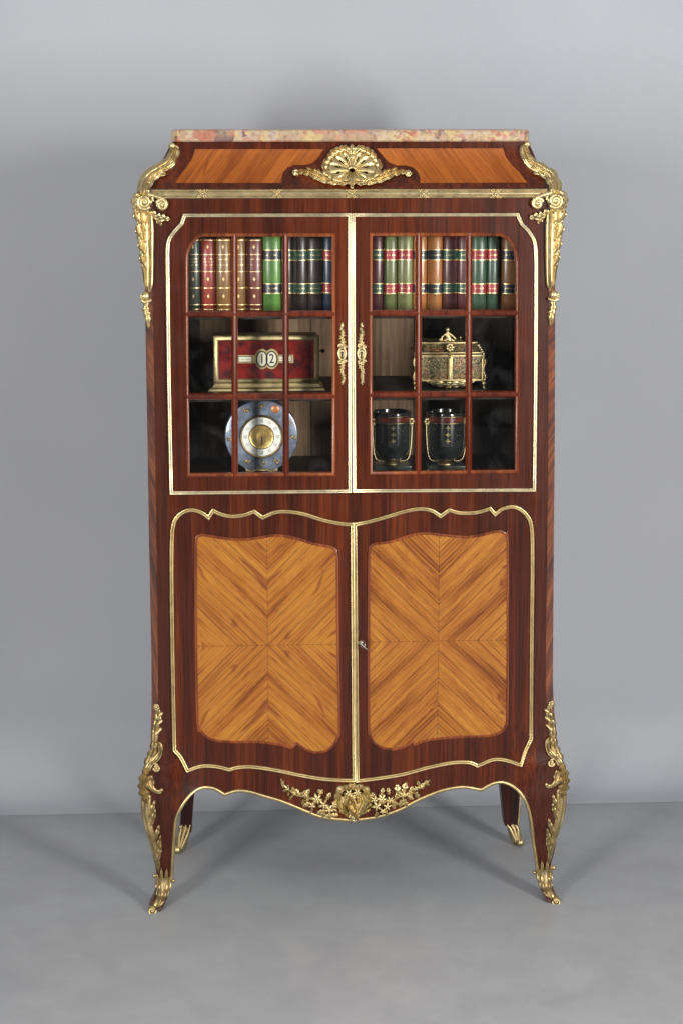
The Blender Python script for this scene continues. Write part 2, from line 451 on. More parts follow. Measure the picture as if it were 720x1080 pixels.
# ================================================================== THE SETTING
def floor_mat():
    t = NT('studio_floor'); o = t.obj()
    a = t.noise(o, 1.6, 5, .6, .3); b = t.noise(o, 9, 5, .65, .5); c_ = t.noise(o, 160, 3, .6)
    f = t.math('ADD', t.math('MULTIPLY', a, .5), t.math('ADD', t.math('MULTIPLY', b, .4), t.math('MULTIPLY', c_, .1)))
    c = t.ramp(f, [(.35, (.262,.272,.285)), (.5, (.296,.307,.320)), (.65, (.335,.346,.358))])
    sc = t.noise(t.mapv(o, (6, 90, 1), rot=(0,0,R(25))), 1, 3, .5, .4)
    c = t.mix(t.ramp(sc, [(.7, (0,0,0)), (.78, (.25,.25,.25))]), c, (.33,.33,.33))
    t.bump(b, .12, .004)
    return t.set(base=c, rough=t.math('ADD', t.math('MULTIPLY', b, .2), .42), spec=.35)
def wall_mat():
    t = NT('studio_wall'); o = t.obj()
    a = t.noise(o, .9, 3, .5); b = t.noise(o, 260, 3, .6)
    c = t.ramp(t.math('ADD', t.math('MULTIPLY', a, .75), t.math('MULTIPLY', b, .25)), [(.35, (.355,.370,.405)), (.65, (.415,.430,.468))])
    t.bump(b, .10, .001)
    return t.set(base=c, rough=.75, spec=.25)
WALLY = 0
for yy in range(20, 300):
    Y = yy/200
    if zat(856, Y) <= 0: WALLY = Y; break
print('WALLY', WALLY, 'foot z', P(160, 963, -.03).z, P(585, 953, -.03).z, 'width', xat(577)-xat(163), 'x', xat(163), xat(577), 'S', (xat(577)-xat(163))/414)
bm = bmesh.new(); box(bm, (-7, -7, -.05), (7, WALLY+.5, 0)); o = link('floor', bm, floor_mat()); o['kind'] = 'structure'
bm = bmesh.new()
WY = WALLY+.25
prof = [(WY-.20-.03, .0006), (WY-.20, .0012)] + [(WY-.19+.19*math.sin(R(a_)), .002+.19*(1-math.cos(R(a_)))) for a_ in range(8, 91, 6)]+[(WY, .2)] + [(WY, 4.2), (WY+.1, 4.2), (WY+.1, .0006)]
rows = [[bm.verts.new((x, y, z)) for y, z in prof] for x in (-7, 7)]
for k in range(len(prof)): bm.faces.new((rows[0][k], rows[0][(k+1) % len(prof)], rows[1][(k+1) % len(prof)], rows[1][k]))
bm.faces.new(rows[0][::-1]); bm.faces.new(rows[1])
o = link('wall', bm, wall_mat(), smooth=40); o['kind'] = 'structure'

# ================================================================== THE CABINET
cab = bpy.data.objects.new('display_cabinet', None); COL.objects.link(cab); cab.location = (0, .19, 0)
tag(cab, 'tall rosewood cabinet with gilt mounts, marble top, two glazed doors and two marquetry doors', 'cabinet')
DEP = .38
# knee bulge and forward kick of the front legs
prof_b = [(zat(760), 0), (zat(790), -.005), (zat(815), -.016), (zat(840), -.022), (zat(865), -.018), (zat(895), -.007), (zat(922), .0), (zat(940), -.008), (zat(962), -.028), (0-.05, -.03)]
def bprof(z):
    if z >= prof_b[0][0]: return 0.0
    for (za, a), (zb, b) in zip(prof_b[:-1], prof_b[1:]):
        if zb <= z <= za:
            t = (za-z)/(za-zb); t = t*t*(3-2*t); return a+(b-a)*t
    return prof_b[-1][1]
def bulge(x, z):
    w = (abs(x)-.31)/.07; w = max(0, min(1, w)); w = w*w*(3-2*w)
    return bprof(z)*w

arch_px = [(181,927),(182,910),(183,893),(185,867),(187.5,856),(192,847),(197,840),(202,835),(208,831.5),(214,830),(221,830.5),(228,832.5),(237,838),
           (244,835.5),(251,834),(263,835),(280,840),(297,845),(317,853),(337,861),(357,864),(372,865),
           (386,863.5),(400,861),(421,854),(436,846),(450,839.5),(468,833),(486,830),(497,831),(507,833),
           (513,829.5),(519,826.5),(525,824.5),(531,824),(538,826),(544,830),(549,836),(553,843),(556,852),(558.5,864),(562,890),(564,902),(566,915)]
arch = smooth_path(arch_px, 3, (12, 30))
seamL, seamR = 800, 797
# leg outer lines (wood)
legL = [(164.5,745),(163,775),(160,800),(156,815),(153.5,830),(153,848),(155,865),(158.5,885),(162,902),(165,918),(165.5,930),(163,943),(157,956),(157,962)]
legR = [(581,742),(582.5,772),(585,797),(589,812),(591.5,827),(592,845),(590,862),(586.5,882),(583,899),(580,914),(580,926),(583,938),(589,948),(589,953)]

facade_out = [(161.5,205),(162,340),(163,420),(164.2,500),(165.5,600),(166.8,700),(167,745),(165,775),(160,800)]
facR = [(585,797),(579.5,772),(575.5,742),(575,700),(576.2,600),(577.4,500),(578,400),(577.8,300),(577,205)]
# apron: from the left leg seam inwards along the arch to the right leg
arch_mid = [p for p in arch if 187.2 < p[0] < 556.5 and (p[1] < 857 or 200 < p[0] < 540)]
fo = facade_out + [(178,806),(179.5,822),(182,842),(186,857)] + arch_mid + [(558,853),(560.5,842),(563.5,822),(566,803)] + facR
hole = [(189,237),(189,508),(554,505.5),(554,236)]
fo = [(a, b) for i, (a, b) in enumerate(fo)]
bm = slab(pl(fo), [pl(hole)], .0, .022, bulge, (.03, .03))
link('front_frame', bm, M['rose'], cab, 30)
# thin darker posts standing a hair proud of the frame at both sides
for sgn, pts in ((-1, [(161.8,211),(162.3,340),(163.4,420),(164.6,500),(165.9,600),(167.1,700),(167.4,745),(165.3,775),(160.2,799.6),(177.6,806.4),(181,790),(179,700),(178,600),(177,520),(174.5,400),(173,300),(173,211)]),
                 (1, [(576.6,211),(577.4,300),(577.6,400),(577,500),(575.8,600),(574.6,700),(575.1,742),(579.2,772),(584.8,796.6),(566.2,802.6),(563,782),(563.5,700),(564.5,600),(566.5,520),(567.5,400),(569,300),(569,211)])):
    bm = slab(pl(pts), [], -.0008, .0006, bulge, (None, .02))
    link('corner_post', bm, M['rose_post'], cab, 30)

# front legs
def make_leg(outer, inner, top_in):
    pts = outer + inner
    def th(x, z):
        return .056 if z > .22 else (.056-.022*min(1, (.22-z)/.13))
    zt = max(P(a, b).z for a, b in pts)
    bm = slab(pl(pts), [], -.0008, .05, bulge, (.012, .02), thick=th)
    # round the corners over
    zs_ = zat(845)
    es = [e for e in bm.edges if len(e.link_faces) == 2 and e.calc_face_angle(0) > 1.2 and max(v.co.z for v in e.verts) < zs_]
    try: bmesh.ops.bevel(bm, geom=es, offset=.005, segments=3, profile=.5, affect='EDGES', clamp_overlap=True)
    except Exception as ex: print('bevel', ex)
    return link('leg', bm, M['rose_post'], cab, 50)
inL = [p for p in smooth_path(arch_px, 3, (12,30)) if p[0] <= 187.6 and p[1] > 859]
inR = [p for p in smooth_path(arch_px, 3, (12,30)) if p[0] >= 556.4 and p[1] > 855]
outL = [(160,800.3)]+[p for p in crom(legL, 60) if p[1] >= 802]
outR = [(585,797.3)]+[p for p in crom(legR, 60) if p[1] >= 799]
legl = make_leg(outL, [(166,962),(172,955),(177,945),(180,935)] + inL + [(186.4,858.5),(182.3,842),(179.8,822),(178,806.8)], 0)
legr = make_leg(outR, [(580,953),(574,947),(569,936),(567,925)] + inR[::-1] + [(557.4,854.5),(560.2,842),(563.2,822),(565.8,803.4)], 0)

# brass edging along the apron and legs
bm = bmesh.new(); mould(bm, pl([(x, y+ (0)) for x, y in arch]), trim_prof(.0075, .004, False), yf=bulge)
link('apron_trim', bm, M['brass_low'], cab, 50)

# carcass: sides flare towards the back
def side(px_f, px_b, sgn):
    bm = bmesh.new()
    rows = []
    for (yf_, xf), (yb, xb) in zip(px_f, px_b):
        pf = P(xf, yf_, .004); pb = P(xb, yb, DEP)
        z = pf.z
        rows.append([Vector((pf.x-sgn*.0016, .0005, z)), Vector((pf.x+sgn*.0008, .006, z)), Vector((pf.x+(pb.x-pf.x)*.55, DEP*.45, z)), Vector((pb.x, DEP, z)), Vector((pb.x-sgn*.02, DEP, z)), Vector((pf.x-sgn*.03, .024, z))])
    vr = [[bm.verts.new(v) for v in r] for r in rows]; m = 6
    for i in range(len(vr)-1):
        for k in range(m): bm.faces.new((vr[i][k], vr[i][(k+1) % m], vr[i+1][(k+1) % m], vr[i+1][k]))
    bm.faces.new(vr[0]); bm.faces.new(vr[-1][::-1])
    return link('side_panel', bm, M['side'], cab, 12)
ys = [200, 340, 500, 600, 700, 745, 775, 800]
sdl = side([(y, x) for y, x in zip(ys, (161.5,162,164.2,165.5,166.8,167,165,160))], [(y, x) for y, x in zip(ys, (152,153.5,156.5,158,160,161,161,161))], -1)
sdr = side([(y, x) for y, x in zip(ys, (577,577.9,577.4,576.2,575,575.5,579.5,585))], [(y, x) for y, x in zip(ys, (585,584.5,583.6,582.8,582,581.6,581.4,581.4))], 1)
XL, XR = xat(160), xat(578)
zb = zat(795); ztop = zat(205)
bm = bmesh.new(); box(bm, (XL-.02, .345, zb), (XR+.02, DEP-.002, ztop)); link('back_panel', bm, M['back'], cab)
bm = bmesh.new(); box(bm, (XL+.03, .023, zb-.012), (XR-.03, .344, zb+.006)); link('bottom_board', bm, M['liner'], cab)
bm = bmesh.new()
zcf = zat(498, .12)            # cabinet floor behind the glass
box(bm, (XL+.03, .023, zcf-.018), (XR-.03, .344, zcf)); link('cupboard_floor', bm, M['liner'], cab)
zs1 = zat(328.5, .055); zs2 = zat(411.5, .10)
for z in (zs1, zs2):
    bm = bmesh.new(); box(bm, (XL+.034, .027, z-.013), (XR-.034, .342, z), .001); link('shelf', bm, M['liner'], cab)
bm = bmesh.new(); box(bm, (XL+.03, .023, zat(240)), (XR-.03, .344, ztop-.003)); link('top_board', bm, M['liner'], cab)
for s_, x in ((-1, XL+.02), (1, XR-.032)):
    bm = bmesh.new(); box(bm, (x, .0235, zcf), (x+.012, .344, ztop-.01)); link('inner_side', bm, M['liner'], cab)
bm = bmesh.new(); box(bm, (-.008, .30, zcf), (.030, .344, zat(240))); 
bm.free()

# ---- crown with its cove
zc0, zc1 = zat(199.5), zat(149.5, .045)
def cove(z):
    t = max(0, min(1, (z-zc0)/(zc1-zc0))); return -.002 + .047*(1-(1-t)**2)
xl0, xr0 = P(158.5, 199).x, P(579.5, 199).x
xl1, xr1 = P(181.5, 151, .045).x, P(557.5, 151, .045).x
bm = bmesh.new(); rows = []
N = 14
for i in range(N+1):
    t = i/N; z = zc0+(zc1-zc0)*t; k = 1-(1-t)**2
    ks = t**1.15; a = xl0+(xl1-xl0)*ks; b = xr0+(xr1-xr0)*ks; y = cove(z); c = .012
    rows.append([bm.verts.new(v) for v in ((a+c, y, z), (b-c, y, z), (b, y+c, z), (b, DEP-.005, z), (a, DEP-.005, z), (a, y+c, z))])
for i in range(N):
    for k in range(6): bm.faces.new((rows[i][k], rows[i][(k+1) % 6], rows[i+1][(k+1) % 6], rows[i+1][k]))
bm.faces.new(rows[0][::-1]); bm.faces.new(rows[-1])
crown = link('crown', bm, M['rose'], cab, 30)
def Pc(px, py):
    p = P(px, py, 0)
    for _ in range(6): p = P(px, py, cove(p.z))
    return p
cpl = [(206,157.3),(270,157.3),(341.5,157.3),(338,162),(334,168),(328,172.5),(320,174),(310,174),(303,177),(298.5,182),(297,188),(297,193),(240,193),(184.5,193),(190,185),(197,176),(202.5,168)]
cpr = [(397,156.5),(470,156.5),(530,156.5),(533,166),(539,174),(547,182),(555.5,192.5),(500,192.8),(443,193),(442.5,187),(440,181),(435,176.5),(428,174.5),(418,174.5),(409.5,171),(404,165)]
for nm, poly, rot, sd in (('l', cpl, R(-52), 3.0), ('r', cpr, R(52), 9.0)):
    q = [(Pc(x, y).x, Pc(x, y).z) for x, y in poly]
    bm = slab(q, [], -.0008, .004, lambda x, z: cove(z), (.04, .008))
    link('crown_panel', bm, satin('tulipwood_crown_'+nm, 0, 0, rot, sd), crown, 40)
# ---- marble top
zm0 = zc1+.0005; zm1 = zat(136.6, .042)
a, b = P(180.5, 145, .03).x, P(558.8, 145, .03).x
bm = bmesh.new(); c = .013
def mrow(z, ins):
    return [bm.verts.new(v) for v in ((a+c, .036+ins, z), (b-c, .036+ins, z), (b-ins, .036+c, z), (b-ins, DEP+.005, z), (a+ins, DEP+.005, z), (a+ins, .036+c, z))]
rows = [mrow(zm0, .003), mrow(zm0+.003, .0), mrow(zm1-.006, 0), mrow(zm1-.002, .0015), mrow(zm1, .006)]
for i in range(4):
    for k in range(6): bm.faces.new((rows[i][k], rows[i][(k+1) % 6], rows[i+1][(k+1) % 6], rows[i+1][k]))
bm.faces.new(rows[0][::-1]); bm.faces.new(rows[-1])
link('marble_top', bm, M['marble'], cab, 20)
# ---- reeded brass moulding
za, zbm = zat(209.3), zat(199.2)
bm = bmesh.new(); w = (zbm-za)
pf = [(-w/2, -.002), (-w/2, .003)]
for k in range(4):
    for j in range(7):
        u = (k+(j+.5)/7)/4; pf.append((-w/2+w*u, .004+.0042*math.sin(math.pi*(j+.5)/7)**.8 + (.0015 if k in (1, 2) else 0)))
pf += [(w/2, .003), (w/2, -.002)]
zc = (za+zbm)/2
mould(bm, [(P(160, 204).x, zc), (P(576, 204).x, zc)], pf, yf=lambda x, z: -.0)
rm = link('reeded_moulding', bm, M['brass'], cab, 25)
for px in (213.5, 292, 370.5, 446, 522):
    o_ = Orn(yf=lambda x, z: -.006)
    for d in (-1, 1):
        o_.tube([(px-5.5, 204.2-d*4.4, .7), (px, 204.2, .9), (px+5.5, 204.2+d*4.4, .7)], h=.9, n=8)
        o_.tube([(px-2.6, 204.2-d*4.7, .5), (px, 204.2-d*2.0, .6), (px+2.6, 204.2-d*4.7, .5)], h=1.0, n=8)
    o_.ball(px, 204.2, 1.5, 1.4, (1, .8, 1))
    link('ribbon_tie', o_.bm, M['brass_low'], rm, 50)

# ---- upper doors
def bead_prof(w, h): return [(-w/2, -.003), (-w/2, h*.5), (-w*.2, h), (w*.3, h*.6), (w/2, -.003)]
def upper_door(outl, sharp, opening, cols, rows_, keyx, side_):
    outp = smooth_path(outl, 4, sharp)
    op = smooth_path(opening, 4, range(len(opening))) if False else opening
    bm = slab(pl(outp), [pl(op)], -.004, .016, None, None)
    dr = link('glazed_door', bm, M['rose_door'], cab, 30)
    # moulded lip round the glass
    bm = bmesh.new(); cw = pl(op)
    mould(bm, cw, [(-.0042, -.010), (-.0042, .0052), (-.002, .0068), (.0015, .0062), (.003, .0046), (.003, -.010)], closed=True)
    link('door_bead', bm, M['bead'], dr, 40)
    # corners of the frame: fine mitre joints
    x0 = min(p[0] for p in op); x1 = max(p[0] for p in op); y0 = min(p[1] for p in op); y1 = max(p[1] for p in op)
    # glazing bars
    hw = .0068
    barp = [(-hw, -.008), (-hw, .002), (-hw*.72, .0045), (-hw*.3, .0075), (0, .0082), (hw*.3, .0075), (hw*.72, .0045), (hw, .002), (hw, -.008)]
    for xx in cols:
        bm = bmesh.new(); mould(bm, pl([(xx[0], y0-1), (xx[1], y1+1)]), barp, yf=lambda x, z: -.0006); link('glazing_bar', bm, M['bar'], dr, 40)
    for yy in rows_:
        bm = bmesh.new(); mould(bm, pl([(x0-1, yy[0]), (x1+1, yy[1])]), [(q, h+.0004) for q, h in barp], yf=lambda x, z: -.0006)
        link('glazing_bar', bm, M['bar'], dr, 40)
        for xx in cols:
            o_ = Orn(); f = (yy[0]-y0)/(y1-y0); o_.ball(xx[0]+(xx[1]-xx[0])*f, (yy[0]+yy[1])/2, 2.9, 2.6, (1, .5, 1))
            link('bar_crossing', o_.bm, M['bar'], dr, 50)
    # nine panes
    xe = [x0-1]+[c[0] for c in cols]+[x1+1]; ye = [y0-1]+[r[0] for r in rows_]+[y1+1]
    for i in range(3):
        for j in range(3):
            a = P(xe[i], ye[j]); b = P(xe[i+1], ye[j+1]); bm = bmesh.new()
            # single sheet of glass 2 mm thick
            x_a, x_b, z_a, z_b = a.x+.0012, b.x-.0012, b.z+.0012, a.z-.0012
            t = random.uniform(-.0003, .0003)
            vs = [bm.verts.new(v) for v in ((x_a, .006+t, z_a), (x_b, .006-t, z_a), (x_b, .006-t, z_b), (x_a, .006+t, z_b))]
            bm.faces.new(vs)
            link('glass_pane', bm, M['glass'], dr)
    # brass edge
    bm = bmesh.new(); mould(bm, pl(outp), trim_prof(.0080, .0045), closed=True, yf=lambda x, z: -.004)
    link('brass_trim', bm, M['brass'], dr, 40)
    # escutcheon
    o_ = Orn(yf=lambda x, z: -.004); kx = keyx; ky = 374
    ring = [(kx+5.0*math.cos(a)*.78, ky-1+6.2*math.sin(a), 1.15) for a in [2*math.pi*i/24 for i in range(25)]]
    tube(o_.bm, [o_.pt(x, y, .9*S) for x, y, w in ring], [w*S for x, y, w in ring], 8)
    lathe(o_.bm, o_.pt(kx, ky-1, 0), [(3.9*S, -.001), (3.8*S, .001)], 20, rot=Matrix.Rotation(R(90), 3, 'X'))
    rnd = random.Random(int(kx))
    for sg in (-1, 1):
        o_.volute(kx-2.5, ky-1+sg*8.3, 2.2, 1.2, .7, sg); o_.volute(kx+2.5, ky-1+sg*8.3, 2.2, 1.2, .7, -sg)
        for k in range(7):
            d = 10.5+k*3.1; r = 3.3-.22*k
            o_.flower(kx+rnd.uniform(-1.0, 1.0)+(sg > 0)*k*.22, ky-1+sg*d, r, 5, 1.2, rnd.uniform(0, 2))
        o_.leaf([(kx, ky-1+sg*29, 2.6), (kx+(1 if sg > 0 else .5), ky-1+sg*33, .6)], 2, .4, 2, n=12, m=6)
    es = link('escutcheon', o_.bm, M['gilt'], dr, 60)
    o_ = Orn(yf=lambda x, z: -.0052)
    o_.ball(kx, ky-2, 1.35, .0, (1, .6, 1)); o_.tube([(kx, ky-2, .75), (kx, ky+2.4, .95)], 0.1, 4)
    link('keyhole', o_.bm, M['black'], dr)
    return dr
outL_ = [(368.2,226.6),(300,226.8),(195,227),(191.8,236),(184,244.5),(178.6,253),(177,263),(177,280),(178.5,400),(181,519.5),(368.8,517.5)]
d1 = upper_door(outL_, (1,2,3,7,8,9,10), [(351.5,248),(300,248),(216,248),(211,248.8),(205.5,253),(200.5,260),(197.8,268),(197.3,276),(198,400),(199,500.5),(351.5,499.5),(351.5,400)],
                [((247.4),(247.9)), (301.2, 301.6)], [(331.3,331),(418.2,417.6)], 360.6, -1)
outR_ = [(372.4,226.6),(373.0,517.3),(562.6,516.2),(564,400),(564.6,282),(564,263),(562,253),(557,244.5),(549,236),(545,226.3),(450,226.4)]
d2 = upper_door(outR_, (1,2,3,4,8,9,10), [(391,247.4),(391,400),(391,498.5),(544,496.5),(544.3,400),(544.3,276),(543,266),(539.5,257.5),(534,251),(527,247.6),(450,247.4)],
                [(441,440.8),(494.2,493.8)], [(330.3,329.8),(416.3,415.5)], 381, 1)
# pale hinge edges of the upper doors
# ---- lower doors
lowL = [(371.2,552.5),(360,552),(340,548),(320,541.7),(303,539.2),(290,540),(277,545.5),(268,539),(257,542.9),(243,544),(232,541.5),(225,538),(220,545.5),(213,540.3),(203,537.5),(193,540),(185,548),(181.8,560),(181.2,600),(182.3,690),(184.3,790),(191,797.5),(198,810.5),(213,807),(230,808),(241.7,811),(253,808.4),(270,808.4),(297,812.7),(317,817),(343,821),(373.2,822.5)]
shL = (6,7,11,12,17,20,22,25,31)
lowR = [(374.2,552.7),(376.6,822.8),(399.7,820),(425,815.7),(450,809),(475.5,803.8),(493.6,803.4),(503,807),(519,800.5),(533,800.5),(547.7,804.2),(553,790.4),(559,778),(559.9,666),(560.6,600),(560.3,562.5),(558,549),(551,539.3),(541,534.3),(530,536),(521.5,542),(516,536),(502,540),(485,540.6),(473,537.5),(464,544),(454,538),(441.6,536.3),(426,539),(408.6,544.3),(388,550)]
shR = (1,7,10,12,15,20,21,24,25)
panL = [(206.8,572),(207.6,567),(211,564.4),(216,564),(233,566.7),(253,569),(273,566.8),(290,564.3),(310,566.8),(330,573),(346,576),(351.5,578),(354.6,583),(355.3,590),(356,680),(357.5,765),(356.5,775),(351.5,785),(345,790.5),(337,792.7),(330,792.5),(322.5,789.8),(316.5,785.5),(312.7,783),(307,788),(297,785),(273,781.9),(247,781.9),(227,780.3),(218,776.3),(212,770),(208.6,762),(207,680)]
panR = [(388.9,590),(389.3,580),(391.5,575),(396,573),(412,571),(429.5,565),(447,562),(467.6,564.2),(492,566),(509,563.3),(521,560.4),(528,560.6),(532.8,564),(534.4,571),(534.6,675),(534,755),(532.6,764),(528,771),(515,775.3),(482.7,776.7),(457.5,778.8),(445,781.3),(437,785),(434,781),(427,786.3),(419,789),(411,789.4),(401,787),(393.6,781.5),(390,774),(388.6,764),(388.3,680)]
def lower_door(outl, sh, pan, psharp, cpx, has_key):
    outp = smooth_path(outl, 8, sh)
    bm = slab(pl(outp), [], -.003, .002, bulge, (.03, .02)); dr = link('panel_door', bm, M['rose'], cab, 30)
    bm = bmesh.new(); mould(bm, pl(outp), trim_prof(.0088, .0045), closed=True, yf=lambda x, z: bulge(x, z)-.003)
    link('brass_trim', bm, M['brass_low'], dr, 40)
    pp = smooth_path(pan+[pan[0]], 3, psharp)[:-1]
    c = P(*cpx)
    bm = slab(pl(pp), [], -.0046, -.001); link('marquetry_panel', bm, satin('tulipwood_panel_%d' % has_key, c.x, c.z, None, 5.0+has_key*6.3), dr, 30)
    bm = bmesh.new(); mould(bm, pl(pp), [(-.0028, -.001), (-.0028, .0009), (0, .0018), (.0028, .0009), (.0028, -.001)], closed=True, yf=lambda x, z: -.0046)
    link('panel_banding', bm, M['bead'], dr, 40)
    return dr
dl = lower_door(lowL, shL, panL, (23,24), (282.3,680), 0)
dr_ = lower_door(lowR, shR, panR, (22,23), (461.8,675.5), 1)
o_ = Orn(yf=lambda x, z: -.003)
o_.ball(380.6, 678, 2.6, .2, (1, .35, 1)); 
kp = [o_.pt(380.6, 678, .2*S), o_.pt(381.2, 678.6, 9*S)]
tube(o_.bm, kp, .0016, 8)
ringc = o_.pt(381.6, 676.6, 12*S)
tube(o_.bm, [ringc+Vector((.0062*math.cos(a)*.8, .004*math.cos(a), .0075*math.sin(a))) for a in [2*math.pi*i/20 for i in range(21)]], .0012, 8)
tube(o_.bm, [ringc+Vector((-.006, 0, .006)), ringc+Vector((0, 0, -.004)), ringc+Vector((.009, -.002, -.011))], .0014, 8)
link('key', o_.bm, M['iron'], dr_, 60)

# ---- bronze mounts
flipU = lambda x, y: (737-x, y-1.5)
def cov_y(x, z):
    if z > zc0: return cove(z)+.004
    return -.002
for nm, fx in (('L', None), ('R', flipU)):
    o_ = Orn(fx, cov_y)
    sd = 1 if nm == 'L' else 1
    o_.leaf([(184,153.5,4.6),(184.5,161,6.2),(179.5,171,6.6),(170,178,7.4),(160.5,184,8),(154,192,7.6),(151.4,203,6.8),(151,211,5)], 6, .3, 7, side=-1 if nm == 'L' else 1, ridges=2, lift=1.5)
    o_.leaf([(176.5,184.5,1.6),(171,183.5,3.4),(163,187.5,4),(157,196,3.6),(154.5,205,2.4)], 4, .4, 4.5, ridges=1, lift=3.5)
    o_.leaf([(179.5,177.2,1.2),(172,179.6,2.8),(163,185,3.0),(156.5,194,2.6)], 4, .4, 4, ridges=1, lift=4.5)
    o_.ball(182, 153.5, 3.8, 3, (1, .8, .8)); o_.volute(184.5, 157, 3.6, 1.2, 1.5, -1)
    o_.rosette(152.4, 213, 8.4, 2.0, 6)
    o_.volute(152.4, 213, 8.0, 2.2, 1.9, 1, R(40), h=3.2)
    o_.tube([(144.5,206,1.2),(151,202.5,2.2),(159,205.5,2.0),(162,212,1.2)], 3, 16)
    for (x, y, l) in ((149,231,7.0),(150.5,247,6.2),(152,262,5.0),(153,276,4.2)):
        o_.leaf([(x+2,y+7,2.4),(x-l*.55,y,3.2),(x-l*.9,y-6,2.4),(x-l*.75,y-11,.6)], 3, .3, 4, n=20, m=8, lift=1.5)
    for a in range(6):
        an = R(70+a*38); o_.leaf([(152+5*math.cos(an), 213+5*math.sin(an), 4.2), (151.5+9*math.cos(an), 213+9*math.sin(an), 4.4), (151.5+12.6*math.cos(an), 213+13*math.sin(an), 1.6)], 2, .3, 4, n=16, m=8, lift=1)
    o_.volute(171.2, 216, 6.2, 1.7, 2.2, 1, R(200), h=3)
    o_.tube([(157,205,2.4),(165,207,2.6),(173,210,2.2)], 3, 14)
    o_.leaf([(159,222,3.6),(164,227,4.6),(171,229.5,4.8),(179.5,231,1.2)], 4, .5, 4, ridges=1, lift=1.5)
    o_.leaf([(163,226,2.6),(167,233,3),(171,237.5,.8)], 3, .5, 3, n=20, m=8)
    # pendant with a polished edge and a leafy flank
    o_.leaf([(157.8,222,3.6),(158.4,240,4.3),(158.8,265,3.9),(158.8,290,3.4),(158.2,307,3.0)], 1, .0, 5, ridges=1, n=30, m=10, lift=1)
    o_.leaf([(149.5,221,6.2),(149.8,236,7.4),(151.2,250,6.8),(152.4,264,5.6),(153.6,280,4.8),(154.8,306,3.2)], 7, .26, 5.0, side=0, ridges=2)
    o_.leaf([(150,232,2.5),(152,244,3.2),(153,256,1.8)], 3, .4, 5, ridges=1, lift=2, n=24, m=8)
    o_.ball(153.8, 312, 4.6, 2.2, (1, .8, 1)); o_.volute(150.6, 312.5, 2.8, 1.2, 1.1, 1); o_.tube([(149.5,316.5,1.6),(154,318.5,2.0),(160,316,1.4)], 2.5, 10)
    o_.leaf([(155,317,3.2),(154.6,325,5.0),(156.4,334,4.4),(157.4,347,.9)], 5, .4, 5, ridges=2, n=36, m=10)
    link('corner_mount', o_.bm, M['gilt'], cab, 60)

flipD = lambda x, y: (745.8-x, y-3-(y-740)*.03)
for nm, fx, lg, sm in (('L', None, legl, M['gilt_old']), ('R', flipD, legr, M['gilt_old'])):
    o_ = Orn(fx, bulge); sd = -1 if nm == 'L' else 1
    o_.volute(165, 745, 3.1, 1.2, 1.5, 1)
    o_.leaf([(164.6,752,2.2),(164.4,765,4.0),(163.4,778,4.6),(162.4,790,5.2),(158,802,5.6),(155,814,5.2)], 7, .3, 3.6, ridges=2, n=50)
    o_.leaf([(166.4,746,2.4),(167.4,756,3.8),(164.6,768,3.6),(163.2,781,2.6),(163,788,2)], 6, .45, 4, side=sd, ridges=1)
    for (a, b) in ((752,9), (760,8.5), (768,7.5)): o_.leaf([(163.6,a+7,2.6),(167.5,a+3,3.0),(163.5+b,a-1,.8)], 2, .3, 3.4, n=16, m=6)
    o_.leaf([(166,781,1.6),(169.4,786,2.6),(168.8,794,3.2),(164,800.5,3.6),(158.5,805.5,3.6),(154.5,812,2.6)], 3, .2, 4, ridges=1, lift=1.5, n=36)
    o_.leaf([(163,784,2.6),(162.4,793,3.4),(158.5,801,3.6),(154.8,810,2.6)], 4, .3, 4, ridges=1)
    o_.volute(165.6, 809.5, 3.6, 1.4, 1.3, -1, R(180)); o_.tube([(156,806,1.8),(161,804.4,1.7),(166.5,806,1.3)], 2.2, 10)
    o_.leaf([(155.6,808,3.4),(152.6,818,6.0),(151.8,829,6.8),(153.2,840,5.2),(155.5,849,2.2)], 6, .42, 6.5, ridges=2, lift=1)
    o_.leaf([(158,816,2.4),(161,824,2.6),(160,834,1.0)], 3, .4, 4, ridges=1, lift=1, n=20, m=8)
    o_.leaf([(156.4,817,2.4),(158.6,827,3.2),(163,833,2.6),(168,834.6,2.0),(171,833,1.6)], 2, .2, 3.4, ridges=1, lift=1, n=30); o_.ball(170.6, 832.6, 2.2, 1.8)
    o_.leaf([(155.4,834,5.2),(154.4,850,5.6),(156.6,868,4.9),(161,886,3.9),(165,902,3.2),(168.4,922,1.8)], 1, .0, 4.4, ridges=1, n=44, m=10)
    for (x, y, l) in ((156,857,8.5),(158,866,7),(161.5,883,7.5),(164,894,6.5),(165.5,903,5.2)):
        o_.leaf([(x-.5,y+6,2.6),(x+l*.42,y-2,3.2),(x+l*.7,y-8,2.2),(x+l*.85,y-13,.5)], 3, .3, 3.4, n=20, m=8, lift=.6)
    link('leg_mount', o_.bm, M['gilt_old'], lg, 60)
    # sabot
    o_ = Orn(fx, lambda x, z: bulge(x, z)+.012)
    path = crom([(173.2,921.5,9.0),(172.8,932,8.4),(170.5,943,7.2),(166.5,951.5,5.8),(162,957,4.6)], 22)
    tube(o_.bm, [o_.pt(x, y, 0) for x, y, w in path], [w*S for x, y, w in path], 18, 1.35)
    for k, (dx, l) in enumerate(((-7, 0), (-2.5, 3), (2.5, 3), (7, 0))):
        o_.leaf([(166.5+dx*.2,954,1.6),(171+dx*.55,943,3.0),(172.8+dx*.85,931,3.2),(173.5+dx*1.15,918-l*2.2,.8)], 4, .4, 3, lift=10.5-abs(dx)*.75, ridges=1, n=26, m=8)
    o_.ball(161, 957, 4.9, 5.5, (1, 1, .95)); o_.volute(160.8, 957, 4.4, 1.3, 1.3, 1, h=9)
    o_.ball(163.2, 922.5, 2.6, 3); o_.ball(183, 928, 2.2, 2)
    link('sabot', o_.bm, M['gilt_old'], lg, 60)

